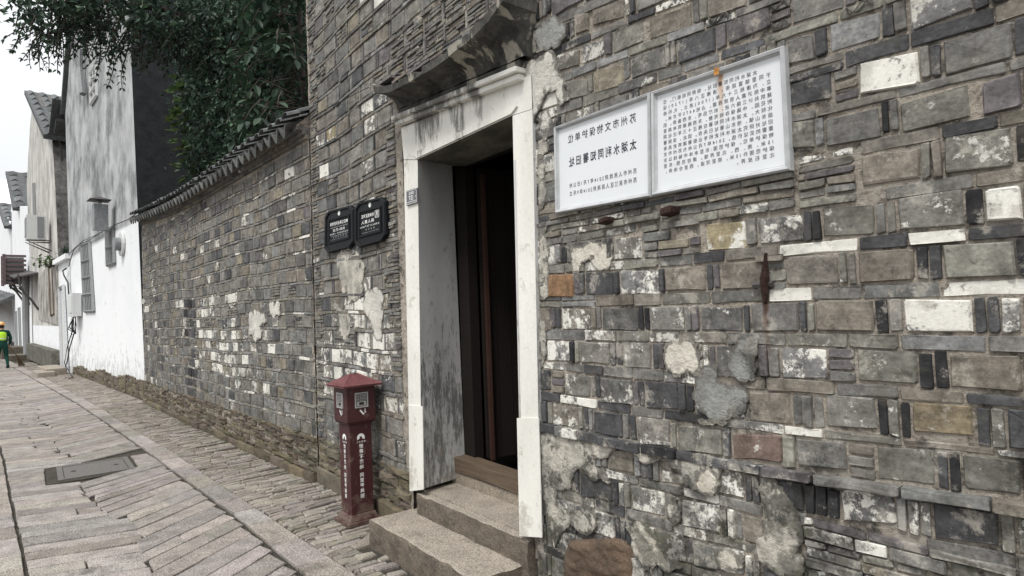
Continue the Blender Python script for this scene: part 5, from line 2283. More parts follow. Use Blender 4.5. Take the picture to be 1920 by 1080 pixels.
def plaque(px, label, body):
    """px: tl, tr, br, bl of the outer octagon's box"""
    y = -.055
    c = [W(*p, y) for p in px]
    o = thing('black_plaque', label, 'plaque', ((c[0].x + c[1].x) / 2, y, c[3].z))

    def at(a, b, yy):                       # a,b in 0..1 from top left
        p = c[0].lerp(c[1], a).lerp(c[3].lerp(c[2], a), b)
        return Vector((p.x, yy, p.z))
    ca, cb = .13, .12

    def octo(i, yy):
        w_ = 1 - 2 * i
        pts = [(ca, 0), (1 - ca, 0), (1, cb), (1, 1 - cb), (1 - ca, 1), (ca, 1), (0, 1 - cb), (0, cb)]
        return [at(i + p[0] * w_, i + p[1] * w_, yy) for p in pts]
    g = Geo()
    g.prism(octo(0, y + .012), (0, .035, 0))
    g.make('backing', M['black'], o)
    # raised octagonal rim
    g = Geo()
    A, B, C_, D_ = octo(0, y + .012), octo(.012, y), octo(.05, y), octo(.062, y + .014)
    v = A + B + C_ + D_
    f = []
    for r in range(3):
        f += [(r * 8 + i, r * 8 + (i + 1) % 8, (r + 1) * 8 + (i + 1) % 8, (r + 1) * 8 + i) for i in range(8)]
    g.add(v, f)
    g.make('rim', M['black'], o)
    # inner rectangular frame and panel
    g = Geo()

    def rect(i, yy):
        return [at(.13 + i, .20 + i, yy), at(.87 - i, .20 + i, yy), at(.87 - i, .80 - i, yy), at(.13 + i, .80 - i, yy)]
    v = rect(0, y + .012) + rect(.008, y + .001) + rect(.040, y + .001) + rect(.055, y + .010)
    f = []
    for r in range(3):
        f += [(r * 4 + i, r * 4 + (i + 1) % 4, (r + 1) * 4 + (i + 1) % 4, (r + 1) * 4 + i) for i in range(4)]
    f.append((12, 13, 14, 15))
    g.add(v, f)
    g.make('panel', M['black_panel'], o)
    g = Geo()
    cen = at(.5, .115, y + .0105)
    ax, az = (c[1] - c[0]) * .042, (c[3] - c[0]) * .055
    g.add([cen + ax * math.cos(k * math.pi / 6) + az * math.sin(k * math.pi / 6) for k in range(12)], [tuple(range(12))])
    g.make('emblem', M['white_print'], o)
    wv, hv = (c[1] - c[0]).length, (c[0] - c[3]).length

    def fn(u, v):
        return at(u / wv, v / hv, y + .0088)
    body(o, lambda u, v: fn(u, -v), wv, hv)
    return o


def plq_lines(o, fn, w, h, rows):
    for txt, v, sz, u0, u1, mat, bold in rows:
        g = Geo()
        size = sz * h
        n = sum(glyph(c_, bold)[2] for c_ in txt) * size
        width = (u0 - u1) * w
        text_line(g, txt, fn, u0 * w, -v * h, width, size, bold, min(1.6, width / n * .95))
        g.make('lettering', M[mat], o)


plaque([(608, 397), (661, 383), (662, 461), (607, 476)], 'left black octagonal plaque with white opening hours beside the doorway',
       lambda o, fn, w, h: plq_lines(o, fn, w, h, [('景区各景点开放时间', .345, .085, .81, .19, 'white_print', .02), ('Opening hours of scenic spots', .425, .045, .81, .19, 'grey_print', .01),
                                                  ('8:00-17:15', .50, .085, .70, .30, 'white_print', .02), ('请在规定时间内 入园参观', .585, .04, .81, .19, 'white_print', .01),
                                                  ('Please visit within opening hours', .63, .032, .80, .22, 'grey_print', .01), ('谢谢您的配合', .67, .035, .76, .30, 'grey_print', .01),
                                                  ('Thank you for your cooperation', .715, .03, .81, .2, 'grey_print', .01)]))


def plq_b(o, fn, w, h):
    plq_lines(o, fn, w, h, [('非参观游览区', .345, .085, .64, .22, 'white_print', .02), ('闲人莫入', .475, .085, .64, .22, 'white_print', .02),
                            ('No Entry for The Tourists', .57, .06, .82, .18, 'white_print', .012), ('谢谢合作', .65, .04, .66, .36, 'grey_print', .01), ('Thank you for your cooperation', .71, .03, .78, .24, 'grey_print', .01)])
    g = Geo()
    a0, a1, b0, b1 = .67, .80, .27, .44
    for p in ((a0, a1, b0, b0 + .012), (a0, a1, b1 - .012, b1), (a0, a0 + .012, b0, b1), (a1 - .012, a1, b0, b1)):
        g.add([fn(p[0] * w, -p[2] * h), fn(p[1] * w, -p[2] * h), fn(p[1] * w, -p[3] * h), fn(p[0] * w, -p[3] * h)], [(0, 1, 2, 3)])
    # the little figure in the box: head, body, limbs
    fig = [(.735, .300, .018, .016), (.735, .345, .022, .03)]
    for a, b, ra, rb in fig:
        g.add([fn((a + ra * math.cos(k * math.pi / 5)) * w, -(b + rb * math.sin(k * math.pi / 5)) * h) for k in range(10)], [tuple(range(10))])
    for a, b, c_, d in ((.735, .335, .695, .300), (.735, .335, .775, .305), (.728, .36, .70, .42), (.742, .36, .772, .42)):
        g.add([fn(a * w - .004, -b * h), fn(a * w + .004, -b * h), fn(c_ * w + .004, -d * h), fn(c_ * w - .004, -d * h)], [(0, 1, 2, 3)])
    g.make('pictogram', M['white_print'], o)


plaque([(664, 381), (720, 367), (722, 449), (664, 466)], 'black octagonal plaque with a white pictogram nearest the door jamb', plq_b)

# house number
yN = FY - .012
c = [W(*p, yN) for p in ((761, 358), (781.5, 352), (783, 379), (762, 386))]
hn = thing('house_number', 'small dark plate reading 137 in mirrored white figures on the left jamb', 'number plate', c[3])
g = Geo()
g.prism(c, (0, .011, 0))
g.make('plate', M['plate'], hn)


def fnN(u, v):
    w_, h_ = (c[1] - c[0]).length, (c[0] - c[3]).length
    p = c[0].lerp(c[1], u / w_).lerp(c[3].lerp(c[2], u / w_), -v / h_)
    return (p.x, yN - .0012, p.z)


wN, hN = (c[1] - c[0]).length, (c[0] - c[3]).length
for t, v_, sz, a, b in (('富观街', .25, .20, .72, .28), ('137', .56, .44, .70, .24), ('号', .56, .16, .90, .80)):
    g = Geo()
    size = sz * hN
    n = sum(glyph(k, .02)[2] for k in t) * size
    text_line(g, t, fnN, a * wN, -v_ * hN, (a - b) * wN, size, .02, (a - b) * wN / n * .95)
    g.make('lettering', M['white_print'], hn)
g = Geo()
for a, b, d, e in ((.04, .96, .04, .07), (.04, .96, .93, .96), (.04, .065, .07, .93), (.935, .96, .07, .93), (.1, .9, .80, .84)):
    g.add([fnN(a * wN, -d * hN), fnN(b * wN, -d * hN), fnN(b * wN, -e * hN), fnN(a * wN, -e * hN)], [(0, 1, 2, 3)])
g.make('border_line', M['white_print'], hn)

# ------------------------------------------------------------------ iron in the wall
c0 = W(1432, 520, -.05)
an = thing('iron_anchor', 'rusty pointed iron wall anchor with a short cross bar', 'wall anchor', c0)
g = Geo()
top, bot = W(1433, 474, -.045), W(1431, 571, -.045)
out = [top, W(1434.5, 495, -.045), W(1437, 520, -.045), W(1436, 550, -.045), bot, W(1427, 550, -.045), W(1424, 522, -.045), W(1430, 495, -.045)]
mid_f = [Vector(p) + Vector((0, -.012, 0)) for p in out]
g.prism(out, (0, .022, 0))
cen = c0 + Vector((0, -.014, 0))
v = out + [cen]
g.add(v, [(i, (i + 1) % 8, 8) for i in range(8)])
g.make('lozenge', M['rust'], an)
g = Geo()
a, b = W(1413, 536, -.02), W(1450, 532, -.02)
g.tube([a, b], .012, 6)
g.make('cross_bar', M['iron'], an)
for p, s, lb in (((1137, 414), (.036, .04, .017), 'rusty iron stub under the left white sign'), ((1256, 396), (.036, .045, .022), 'larger rusty iron stub under the middle of the white signs')):
    c0 = W(*p, -.045)
    g = Geo()
    g.obox(c0, (s[0] * .72, 0, R(-.003, .006)), (0, s[1] * .8, 0), (0, 0, s[2] * .75))
    o = g.make('iron_bracket', M['rust'])
    bv = o.modifiers.new('bevel', 'BEVEL')
    bv.width = .006
    tag(o, lb, 'bracket')

g = Geo()
pts = [W(588, 218, -.03), W(610, 205, -.05), W(640, 190, -.06), W(670, 174, -.08), W(697, 161, -.15)]
g.tube(pts, .004, 4)
o = g.make('wall_wire', M['cable'])
tag(o, 'thin wire strung over the brick from the corner to the tip of the door hood', 'wire')

# ------------------------------------------------------------------ cigarette bin
FB = G(656, 991)
A1, A2 = Vector((-.035, .9994, 0)), Vector((-.9994, -.035, 0))
BC = FB + (A1 + A2) * .1225
bn = thing('cigarette_bin', 'dark red cigarette bin post with a little hipped roof', 'bin', BC)


def bpt(a, b, z):                       # a along A1 (to the wall), b along A2 (down the lane)
    return BC + A1 * a + A2 * b + Vector((0, 0, z))


def frustum(h0, z0, h1, z1, name, mat, parent=bn, bevel=.004):
    g = Geo()
    v = [bpt(a * h, b * h, z) for h, z in ((h0, z0), (h1, z1)) for a, b in ((-1, -1), (1, -1), (1, 1), (-1, 1))]
    g.add(v, [(3, 2, 1, 0), (4, 5, 6, 7)] + [(i, (i + 1) % 4, 4 + (i + 1) % 4, 4 + i) for i in range(4)])
    o = g.make(name, mat, parent)
    b_ = o.modifiers.new('bevel', 'BEVEL')
    b_.width = bevel
    b_.segments = 2
    return o


frustum(.130, 0, .130, .030, 'base_plate', M['maroon'])
frustum(.116, .0305, .098, .075, 'base_moulding', M['maroon'])
frustum(.089, .0755, .089, .735, 'post', M['maroon'])
frustum(.102, .7355, .112, .752, 'collar', M['maroon'])
bxh = frustum(.114, .7525, .114, 1.012, 'bin_head', M['maroon'])
rf = frustum(.156, 1.0125, .152, 1.026, 'roof_plate', M['maroon_roof'], bevel=.003)
g = Geo()
v = [bpt(a * .158, b * .158, 1.0265) for a, b in ((-1, -1), (1, -1), (1, 1), (-1, 1))] + [bpt(-.03, 0, 1.105), bpt(.03, 0, 1.105)]
g.add(v, [(0, 1, 5, 4), (1, 2, 5), (2, 3, 4, 5), (3, 0, 4), (3, 2, 1, 0)])
g.make('roof', M['maroon_roof'], bn)
for s in range(4):                                  # scalloped eaves and shallow ribs
    g = Geo()
    for k in range(13):
        t = -.15 + .30 * k / 12
        a, b = ((t, -.158), (.158, t), (t, .158), (-.158, t))[s]
        p = bpt(a, b, 1.024)
        tgt = bpt(a * .18 if s in (1, 3) else max(-.03, min(.03, a)), 0 if s in (0, 2) else b * .1, 1.098)
        g.tube([p, p.lerp(tgt, .97)], .0045, 4)
    g.make('roof_rib', M['maroon_roof'], bn)
g = Geo()
g.tube([bpt(0, 0, 1.10), bpt(0, 0, 1.118), bpt(0, 0, 1.126)], [.018, .014, .004], 8)
g.make('finial', M['steel'], bn, smooth=True)


def bin_face(nrm, right, tagw):
    """decals of one face. nrm: outward axis; right: direction to the viewer's right on that face"""
    def at(off, r, z):
        return BC + nrm * off + right * r + Vector((0, 0, z))
    # hatch: steel frame, grille, sloped tray with a dark mouth
    g = Geo()
    for a, b, c_, d in ((-.052, .052, .960, .968), (-.052, .052, .856, .864), (-.052, -.044, .864, .960), (.044, .052, .864, .960)):
        g.prism([at(.1142, a, c_), at(.1142, b, c_), at(.1142, b, d), at(.1142, a, d)], nrm * .008)
    h = g.make('hatch_frame', M['steel'], bn)
    g = Geo()
    g.add([at(.1150, -.044, .864), at(.1150, .044, .864), at(.1150, .044, .96), at(.1150, -.044, .96)], [(0, 1, 2, 3)])
    g.make('hatch_plate', M['iron'], h)
    g = Geo()
    for k in range(6):
        r_ = -.036 + .0144 * k
        g.tube([at(.117, r_, .908), at(.117, r_, .954)], .0016, 4)
    for k in range(5):
        z_ = .908 + .0115 * k
        g.tube([at(.1175, -.036, z_), at(.1175, .036, z_)], .0016, 4)
    g.make('grille', M['steel'], h)
    g = Geo()
    g.add([at(.1165, -.040, .868), at(.1165, .040, .868), at(.1185, .034, .902), at(.1185, -.034, .902)], [(0, 1, 2, 3)])
    g.make('tray', M['steel'], h)
    g = Geo()
    g.add([at(.1190, -.020, .876), at(.1190, .020, .876), at(.1195, .018, .896), at(.1195, -.018, .896)], [(0, 1, 2, 3)])
    g.make('mouth', M['cable'], h)
    # cigarette sign: a slanted stick and curling smoke
    g = Geo()
    off = .1146
    g.add([at(off, .012, .800), at(off, .022, .806), at(off, -.006, .842), at(off, -.018, .836)], [(0, 1, 2, 3)])
    for base in (0, .010):
        pts = [(.020 + base, .812), (.030 + base * .6, .822), (.020 + base * .6, .830), (.030 + base * .3, .840), (.024 + base * .2, .846)]
        for (a, b), (c_, d) in zip(pts[:-1], pts[1:]):
            g.add([at(off, a - .0018, b), at(off, a + .0018, b), at(off, c_ + .0018, d), at(off, c_ - .0018, d)], [(0, 1, 2, 3)])
    g.make('cigarette_sign', M['white_print'], bn)
    # fan emblem on the post
    off = .0896
    g = Geo()
    R0, R1, cz = .010, .031, .630
    ang = [math.radians(-28 + 236 * k / 22) for k in range(23)]
    v = []
    for a in ang:
        v += [at(off, R0 * math.cos(a) * 1.05, cz + R0 * math.sin(a)), at(off, R1 * math.cos(a) * 1.0, cz + R1 * math.sin(a))]
    g.add(v, [(2 * k, 2 * k + 1, 2 * k + 3, 2 * k + 2) for k in range(22)])
    g.add([at(off, .008 * math.cos(k * math.pi / 5), cz - .002 + .008 * math.sin(k * math.pi / 5)) for k in range(10)], [])
    g.make('fan_emblem', M['white_print'], bn)
    fnb = lambda u, v: at(off, u, v)
    g = Geo()
    text_line(g, '同里古镇', fnb, .036, .600, .072, .013, .02)
    # the slogan runs down the post, mirrored
    z_ = .568
    for chs in ('烟蒂不落地', '同里更美丽'):
        for ch in chs:
            text_line(g, ch, fnb, .017, z_, .034, .034, .015, 1.0, False)
            z_ -= .0385
        z_ -= .020
    g.make('lettering', M['white_print'], bn)


bin_face(-A2, A1, 'near')
bin_face(-A1, A2 * -1, 'street')
# ------------------------------------------------------------------ plants


class Leaves:
    def __init__(self):
        self.g = Geo()

    def leaf(self, p, d, n, L, w, tint, lobes=False):
        d = d.normalized()
        s = d.cross(n)
        if s.length < 1e-3:
            s = d.cross(Vector((.3, .9, .2)))
        s.normalize()
        n = s.cross(d).normalized()
        up = n * L * R(.04, .16)
        if lobes:
            m = [p, p + d * L * .18 + s * w * .9, p + d * L * .42 + s * w * .45, p + d * L * .55 + s * w * 1.1, p + d * L * .72 + s * w * .35, p + d * L,
                 p + d * L * .72 - s * w * .35, p + d * L * .55 - s * w * 1.1, p + d * L * .42 - s * w * .45, p + d * L * .18 - s * w * .9]
            m = [q + up * abs(math.sin(i)) for i, q in enumerate(m)]
            self.g.add(m + [p + d * L * .4 - up], [(i, (i + 1) % 10, 10) for i in range(10)], tint)
        else:
            v = [p, p + d * L * .33 + s * w * .5 + up, p + d * L * .70 + s * w * .38 + up * .8, p + d * L, p + d * L * .70 - s * w * .38 + up * .8, p + d * L * .33 - s * w * .5 + up, p + d * L * .5]
            self.g.add(v, [(0, 1, 6), (1, 2, 6), (2, 3, 6), (3, 4, 6), (4, 5, 6), (5, 0, 6)], tint)

    def cheap(self, p, d, n, L, w, tint):
        d = d.normalized()
        s = d.cross(n)
        if s.length < 1e-3:
            s = Vector((1, 0, 0))
        s.normalize()
        up = s.cross(d).normalized() * L * .12
        self.g.add([p, p + d * L * .45 + s * w * .5 + up, p + d * L, p + d * L * .45 - s * w * .5 + up], [(0, 1, 2), (0, 2, 3)], tint)


def rdir(down=0.0):
    v = Vector((random.gauss(0, 1), random.gauss(0, 1), random.gauss(0, 1) - down))
    return v.normalized() if v.length > 1e-3 else Vector((0, 0, -1))


def ltint(a=.55, b=1.5):
    k = R(a, b)
    return (k * R(.9, 1.1), k, k * R(.85, 1.1), 0)


def clump(lv, c, rad, n, L, down=.5, cheap=True, tint=(.55, 1.5)):
    base = R(.75, 1.25)
    for _ in range(n):
        p = c + Vector((random.gauss(0, rad), random.gauss(0, rad), random.gauss(0, rad * .8)))
        k = ltint(*tint)
        k = (k[0] * base, k[1] * base, k[2] * base, 0)
        l = L * R(.7, 1.25)
        d = rdir(down)
        nn = rdir(-.8)
        (lv.cheap if cheap else lv.leaf)(p, d, nn, l, l * R(.42, .6), k)


def twig(lv, wood, p, d, n, L, step, droop=.25, tint=(.6, 1.5)):
    d = d.normalized()
    pts = [p]
    for i in range(n):
        d = (d + Vector((R(-.2, .2), R(-.2, .2), -droop * R(.2, 1)))).normalized()
        q = pts[-1] + d * step
        pts.append(q)
        for s in (-1, 1):
            side_ = d.cross(Vector((R(-.4, .4), R(-.4, .4), 1))).normalized() * s
            lv.leaf(q + side_ * .008, d * .7 + side_ * .9 + Vector((0, 0, R(-.5, .2))), Vector((R(-.4, .4), R(-.4, .4), 1)), L * R(.75, 1.2), L * R(.38, .5), ltint(*tint))
    lv.leaf(pts[-1], d, Vector((0, 0.2, 1)), L, L * .45, ltint(*tint))
    wood.tube(pts, [.006 + .006 * (1 - i / n) for i in range(n + 1)], 4)
    return pts


# the dark evergreen over the garden wall
tr = thing('evergreen_tree', 'dark dense evergreen tree behind the garden wall with a bough over the lane', 'tree', (-11.0, 1.9, 0))
wood = Geo()
wood.tube([(-11, 1.9, 0), (-11.05, 1.85, 1.6), (-10.9, 1.8, 3.2), (-11.0, 1.7, 4.8), (-11.1, 1.5, 6.4), (-11.2, 1.3, 8.2)], [.22, .18, .155, .13, .09, .04], 9)
for k in range(16):
    a = R(0, 6.28)
    z0 = R(2.8, 7.2)
    p = Vector((-11, 1.75, z0))
    e = p + Vector((math.cos(a) * R(1.2, 2.4), math.sin(a) * R(.5, 1.1), R(.2, 1.2)))
    wood.tube([p, p.lerp(e, .5) + Vector((0, 0, .12)), e], [.06, .04, .015], 5)
bough = [(-11.05, 1.6, 6.0), (-11.2, .6, 6.55), (-11.4, -.4, 6.75), (-11.7, -1.3, 6.75), (-12.1, -2.15, 6.65)]
wood.tube(bough, [.085, .065, .05, .035, .015], 6)
lv = Leaves()
n_ = 0
while n_ < 1900:
    u = Vector((R(-1, 1), R(-1, 1), R(-1, 1)))
    if not .35 < u.length < 1:
        continue
    c_ = Vector((-11.7 + u.x * 3.0, 1.15 + u.y * 1.0, 6.0 + u.z * 3.2))
    if c_.x < -14.15 or c_.y < .30 or c_.z < 3.3 or c_.x > -7.3:
        n_ += 1
        continue
    clump(lv, c_, .16, 20, .115, .5, True, (.4, 1.9))
    n_ += 1
for _ in range(260):                       # and where it leans against the house
    clump(lv, Vector((R(-14.1, -12.4), R(.35, 1.4), R(5.6, 8.8))), .16, 18, .115, .5, True, (.4, 1.7))
# hanging sprays in front of the mass
for _ in range(150):
    p = Vector((R(-12.9, -8.6), R(.38, .75), R(3.7, 6.8)))
    twig(lv, wood, p, Vector((R(-.6, .6), R(-.8, .1), R(-.6, .3))), random.randint(3, 6), .085, .075, .35, (.8, 2.4))
lv.g.make('crown', M['leaf_dark'], tr)
# the bough over the lane: dense above, sprays hanging out of it
lv = Leaves()
bp = [Vector(q) for q in bough]


def along(t):
    t *= len(bp) - 1
    i = min(int(t), len(bp) - 2)
    return bp[i].lerp(bp[i + 1], t - i)


for _ in range(330):
    t = R(.08, 1.0)
    c_ = along(t) + Vector((R(-.7, .7), R(-.35, .35), R(-.62, .55) * (1.05 - .45 * t)))
    clump(lv, c_, .12, 13, .125, .5, True, (.5, 1.7))
for _ in range(130):
    t = R(.05, 1.0)
    c_ = along(t) + Vector((R(-.6, .6), R(-.3, .3), R(-.65, -.15)))
    twig(lv, wood, c_, Vector((R(-.6, .6), R(-.9, .2), R(-.9, -.1))), random.randint(3, 6), .085, .088, .3, (.5, 1.8))
for (x_, y_, z_, n) in ((-11.45, -.75, 6.35, 13), (-11.5, -.95, 6.45, 14), (-11.35, -.6, 6.3, 10), (-11.6, -1.5, 6.35, 11), (-11.8, -1.9, 6.45, 11), (-11.3, -.4, 6.4, 8), (-11.55, -.85, 6.1, 12), (-11.7, -1.7, 6.5, 12)):
    for _ in range(2):
        twig(lv, wood, Vector((x_ + R(-.12, .12), y_ + R(-.12, .12), z_ + .1)), Vector((R(-.35, .35), R(-.5, .3), -1)), int(n * .75), .085, .095, .2, (.5, 1.6))
lv.g.make('overhanging_bough', M['leaf_dark'], tr)
wood.make('trunk', M['bark'], tr, smooth=True)

# young tree with large glossy leaves beside the gatehouse
t2 = thing('broadleaf_tree', 'young tree with large glossy green leaves against the gatehouse corner', 'tree', (-8.4, 1.0, 0))
wood = Geo()
wood.tube([(-8.4, 1.0, 0), (-8.35, .95, 2), (-8.3, .9, 3.8), (-8.35, .85, 5.2), (-8.2, .8, 6.4)], [.09, .07, .055, .035, .015], 7)
lv = Leaves()
for _ in range(85):
    z0 = R(3.5, 6.4)
    p = Vector((-8.35 + R(-.25, .25), .85 + R(-.2, .2), z0))
    e = Vector((R(-1, .7), R(-1.0, .3), R(-.3, .5)))
    q = p + e * R(.35, .75)
    if q.y < .25:
        q.y = .25
    wood.tube([p, q], [.012, .005], 4)
    twig(lv, wood, q, Vector((e.x, e.y * .5, -.5)), random.randint(2, 4), .20, .12, .5, (.55, 1.35))
for _ in range(10):
    twig(lv, wood, Vector((-8.3 + R(-.5, .3), .55 + R(-.1, .2), R(5.3, 6.2))), Vector((R(-1, .5), -.5, -.2)), 3, .22, .11, .4, (1.6, 2.6))
lv.g.make('crown', M['leaf_mid'], t2)
wood.make('trunk', M['bark'], t2, smooth=True)
# lobed yellow-green leaves by the dark house wall
t3 = thing('lobed_leaf_shrub', 'shrub with lobed yellow green leaves by the dark house side', 'shrub', (-13.2, .75, 0))
wood = Geo()
wood.tube([(-13.5, .75, 0), (-13.5, .72, 2.2), (-13.45, .65, 4.0), (-13.4, .6, 6.2)], [.05, .04, .03, .012], 6)
lv = Leaves()
for _ in range(120):
    z0 = R(4.2, 6.4)
    p = Vector((-13.45, .62, z0))
    d = Vector((R(-1, 1), R(-1, .6), R(-.2, .5))).normalized()
    q = p + d * R(.15, .6)
    wood.tube([p, q], [.008, .004], 4)
    lv.leaf(q, d + Vector((0, 0, -.5)), Vector((R(-.3, .3), R(-.6, 0), 1)), R(.2, .3), R(.09, .13), ltint(.5, 1.6), True)
lv.g.make('crown', M['leaf_lobed'], t3)
wood.make('trunk', M['bark'], t3)
# ground ivy topping the wall, weeds by the houses
def small_plant(name, label, cat, c, rad, n, L, mat='leaf_mid'):
    lv = Leaves()
    t = thing(name, label, cat, c)
    w_ = Geo()
    for _ in range(n):
        d = Vector((R(-1, 1), R(-1, 1), R(.1, 1))).normalized()
        q = c + d * rad * R(.3, 1)
        w_.tube([c, q], [.006, .003], 3)
        for _k in range(3):
            lv.leaf(q, rdir(0), Vector((R(-.5, .5), R(-.5, .5), 1)), L * R(.7, 1.2), L * .45, ltint(.6, 1.6))
    lv.g.make('foliage', M[mat], t)
    w_.make('stem', M['bark'], t)


small_plant('wall_top_shrub', 'leafy plant growing over the low white wall between two houses', 'shrub', hx(-25.6, .25, 3.75), .5, 60, .16)
small_plant('wall_top_shrub', 'pale weeds hanging on the stained face of the cream gable', 'shrub', hx(-28.3, -.15, 3.7), .55, 40, .16, 'leaf_lobed')
small_plant('climbing_weed', 'green creeper under the caged air conditioner', 'shrub', HP(54, 545), .9, 60, .22)
small_plant('dry_weed', 'dry little weed caught in the coping tiles', 'weed', BW(5.2, -.02, wtop(5.2) + .32), .10, 10, .05, 'leaf_lobed')
# fallen grass at the foot of the wall
g = Geo()
for _ in range(260):
    u = R(.3, BU - .1)
    p = BW(u, -R(.05, .14), -.012)
    for k in range(4):
        q = p + Vector((R(-.03, .03), R(-.03, .03), R(.015, .05)))
        g.add([p + Vector((-.003, 0, 0)), p + Vector((.003, 0, 0)), q], [(0, 1, 2)], ltint(.6, 1.5))
o = g.make('ground_weeds', M['leaf_lobed'])
o['kind'] = 'stuff'

# ------------------------------------------------------------------ the street sweeper


def skin_mesh(name, joints, bones, mat, parent, root=0, sub=2, fmats=None, mats=None):
    me = bpy.data.meshes.new(name)
    me.from_pydata([j[0] for j in joints], bones, [])
    o = bpy.data.objects.new(name, me)
    md = o.modifiers.new('skin', 'SKIN')
    for i, j in enumerate(joints):
        r = j[1]
        me.skin_vertices[0].data[i].radius = r if isinstance(r, tuple) else (r, r)
    me.skin_vertices[0].data[root].use_root = True
    sb = o.modifiers.new('sub', 'SUBSURF')
    sb.levels = sub
    sb.render_levels = sub
    m2 = evaluated_mesh(o)
    bpy.data.meshes.remove(me)
    m2.name = name
    m2.materials.clear()
    for k in (mats or [mat]):
        m2.materials.append(k)
    if fmats:
        for p in m2.polygons:
            p.material_index = fmats(p.center)
    m2.polygons.foreach_set('use_smooth', [True] * len(m2.polygons))
    o = bpy.data.objects.new(name, m2)
    COL.objects.link(o)
    if parent is not None:
        o.parent = parent
        o.matrix_parent_inverse = Matrix.Translation(-Vector(parent.location))
    return o


PP = G(4.5, 691)
per = thing('person', 'street sweeper in orange hard hat and yellow high visibility vest walking down the lane', 'person', PP)
# facing: back to the camera, walking away; local x = to the viewer's right, f = forward
fw = Vector((-.985, -.17, 0)).normalized()
rt = Vector((-fw.y, fw.x, 0)) * -1
if rt.y < 0:
    rt = -rt


def pl(x, f_, z):
    return PP + rt * x + fw * f_ + Vector((0, 0, z))


J = [(pl(0, 0, .92), (.15, .12)), (pl(0, .02, 1.12), (.145, .11)), (pl(0, .03, 1.32), (.17, .115)), (pl(0, .05, 1.43), (.10, .085)), (pl(0, .08, 1.50), .052),
     (pl(0, .10, 1.585), (.078, .092)), (pl(0, .10, 1.665), (.072, .085)),
     (pl(.19, .04, 1.385), .066), (pl(.27, .06, 1.12), .052), (pl(.25, .22, .92), .040), (pl(.24, .28, .86), .036),
     (pl(-.19, .04, 1.385), .066), (pl(-.26, .12, 1.13), .052), (pl(-.12, .30, 1.02), .040), (pl(-.05, .34, 1.0), .036),
     (pl(.09, 0, .84), .105), (pl(.13, .06, .48), .070), (pl(.15, -.10, .09), .046), (pl(.155, .05, .045), .042),
     (pl(-.09, 0, .84), .105), (pl(-.11, .12, .48), .070), (pl(-.10, .12, .09), .046), (pl(-.10, .26, .045), .042)]
B = [(0, 1), (1, 2), (2, 3), (3, 4), (4, 5), (5, 6), (2, 7), (7, 8), (8, 9), (9, 10), (2, 11), (11, 12), (12, 13), (13, 14), (0, 15), (15, 16), (16, 17), (17, 18), (0, 19), (19, 20), (20, 21), (21, 22)]


def fm(c):
    d = Vector(c) - PP
    if c[2] > 1.475 and abs(d.dot(rt)) < .14:
        return 1
    if c[2] < .10:
        return 2
    if (Vector(c) - J[10][0]).length < .07 or (Vector(c) - J[14][0]).length < .07:
        return 1
    return 0


skin_mesh('body', J, B, None, per, 0, 2, fm, [M['dkgreen'], M['skin'], M['shoe']])
# hands: palm, four fingers and a thumb closed on the broom stick
for (jw, jh, sgn) in ((9, 10, 1), (13, 14, -1)):
    w0 = J[jh][0]
    dr_ = (J[jh][0] - J[jw][0]).normalized()
    sd = dr_.cross(Vector((0, 0, 1))).normalized()
    hj = [(w0, .03), (w0 + dr_ * .05, (.036, .018))]
    hb = [(0, 1)]
    for k in range(4):
        o_ = sd * (.024 - .016 * k)
        i0 = len(hj)
        hj += [(w0 + dr_ * .085 + o_, .0095), (w0 + dr_ * (.11 - .006 * abs(k - 1)) + o_ - Vector((0, 0, .022)), .0085), (w0 + dr_ * .09 + o_ - Vector((0, 0, .045)), .0075)]
        hb += [(1, i0), (i0, i0 + 1), (i0 + 1, i0 + 2)]
    i0 = len(hj)
    hj += [(w0 + dr_ * .03 + sd * .04 * sgn, .011), (w0 + dr_ * .06 + sd * .05 * sgn - Vector((0, 0, .02)), .009)]
    hb += [(0, i0), (i0, i0 + 1)]
    skin_mesh('hand', hj, hb, M['skin'], per, 0, 1)
# vest: a shell over the torso
vj = [(pl(0, .01, 1.02), (.165, .135)), (pl(0, .02, 1.14), (.165, .13)), (pl(0, .03, 1.30), (.185, .132)), (pl(0, .045, 1.41), (.15, .105))]
vt = skin_mesh('vest', vj, [(0, 1), (1, 2), (2, 3)], None, per, 0, 2, lambda c: 1 if 1.12 < c[2] < 1.165 else 0, [M['hivis'], M['reflect']])
g = Geo()
hc = pl(0, .10, 1.665)
v, f = [], []
for j in range(6):
    a = j / 5 * math.pi / 2
    rr, zz_ = .122 * math.cos(a) + .004, .115 * math.sin(a)
    for k in range(14):
        t = k * 2 * math.pi / 14
        v.append(hc + rt * rr * math.cos(t) * .92 + fw * rr * math.sin(t) * 1.1 + Vector((0, 0, zz_ + .0)))
for j in range(5):
    for k in range(14):
        f.append((j * 14 + k, j * 14 + (k + 1) % 14, (j + 1) * 14 + (k + 1) % 14, (j + 1) * 14 + k))
br = []
for k in range(14):
    t = k * 2 * math.pi / 14
    br.append(len(v))
    v.append(hc + rt * .145 * math.cos(t) + fw * .170 * math.sin(t) + Vector((0, 0, -.012)))
for k in range(14):
    f.append((k, (k + 1) % 14, br[(k + 1) % 14], br[k]))
g.add(v, f)
g.make('hard_hat', M['helmet'], per, smooth=True)
g = Geo()
v, f = [], []
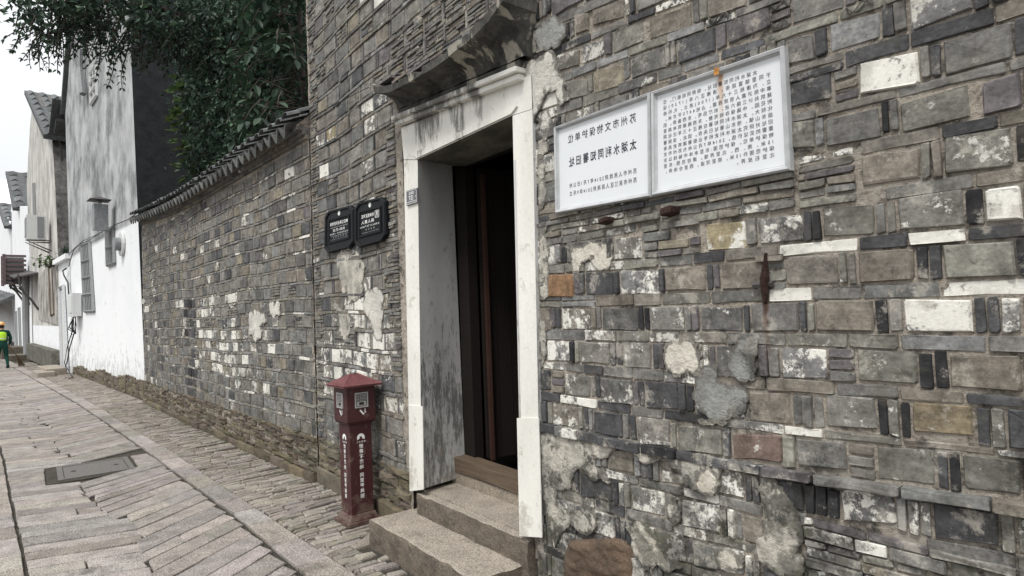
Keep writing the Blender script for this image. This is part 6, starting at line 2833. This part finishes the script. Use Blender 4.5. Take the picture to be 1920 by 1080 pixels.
for j in range(5):
    zz_ = -.03 - .105 * j / 4
    rr = .098 - .012 * j / 4
    for k in range(9):
        t = math.pi + k * math.pi / 8
        v.append(pl(0, .10, 1.67) + rt * rr * .92 * math.cos(t) + fw * (rr * 1.02 * math.sin(t)) + Vector((0, 0, zz_)))
for j in range(4):
    for k in range(8):
        f.append((j * 9 + k, j * 9 + k + 1, (j + 1) * 9 + k + 1, (j + 1) * 9 + k))
g.add(v, f)
g.make('hair', M['hair'], per, smooth=True)
# face on the far side: nose and ears
g = Geo()
n0 = pl(0, .20, 1.60)
g.add([n0 + Vector((0, 0, .03)), n0 + rt * .014 - Vector((0, 0, .02)), n0 - rt * .014 - Vector((0, 0, .02)), n0 + fw * .028 - Vector((0, 0, .014))], [(0, 1, 3), (0, 3, 2), (1, 2, 3)])
g.make('nose', M['skin'], per)
for s in (-1, 1):
    g = Geo()
    e = pl(.078 * s, .095, 1.605)
    g.obox(e, rt * .007, fw * .016, (0, 0, .028))
    g.make('ear', M['skin'], per)
for s in (.155, -.10):
    fo = .0 if s > 0 else .21
    g = Geo()
    c_ = pl(s, fo, .0)
    pts = [(-.045, -.10), (.045, -.10), (.052, .02), (.035, .15), (-.035, .15), (-.052, .02)]
    g.prism([c_ + rt * a + fw * b for a, b in pts], (0, 0, .065))
    g.make('shoe', M['shoe'], per)
# broom
bh = J[10][0]
b0, b1 = bh + Vector((0, 0, .35)) - rt * .15 + fw * .1, pl(.50, .40, .42)
bm_ = thing('broom', 'bamboo twig broom held at the sweeper\'s side', 'broom', pl(.6, .45, 0))
g = Geo()
g.tube([J[14][0] + Vector((0, 0, .12)) - rt * .06, bh + Vector((0, 0, .0)) + fw * .03, b1], .014, 6)
g.make('stick', M['straw'], bm_)
g = Geo()
dd = (b1 - bh).normalized()
for _ in range(90):
    e = b1 + Vector((0, 0, -.40)) + rt * R(.04, .26) + fw * R(-.06, .12)
    e.z = R(.01, .06)
    g.tube([b1 + Vector((R(-.015, .015), R(-.015, .015), R(-.02, .05))), b1.lerp(e, .5) + Vector((R(-.02, .02), R(-.02, .02), 0)), e], .004, 3)
g.make('bristles', M['straw'], bm_)

bpy.data.scenes.remove(BENCH)
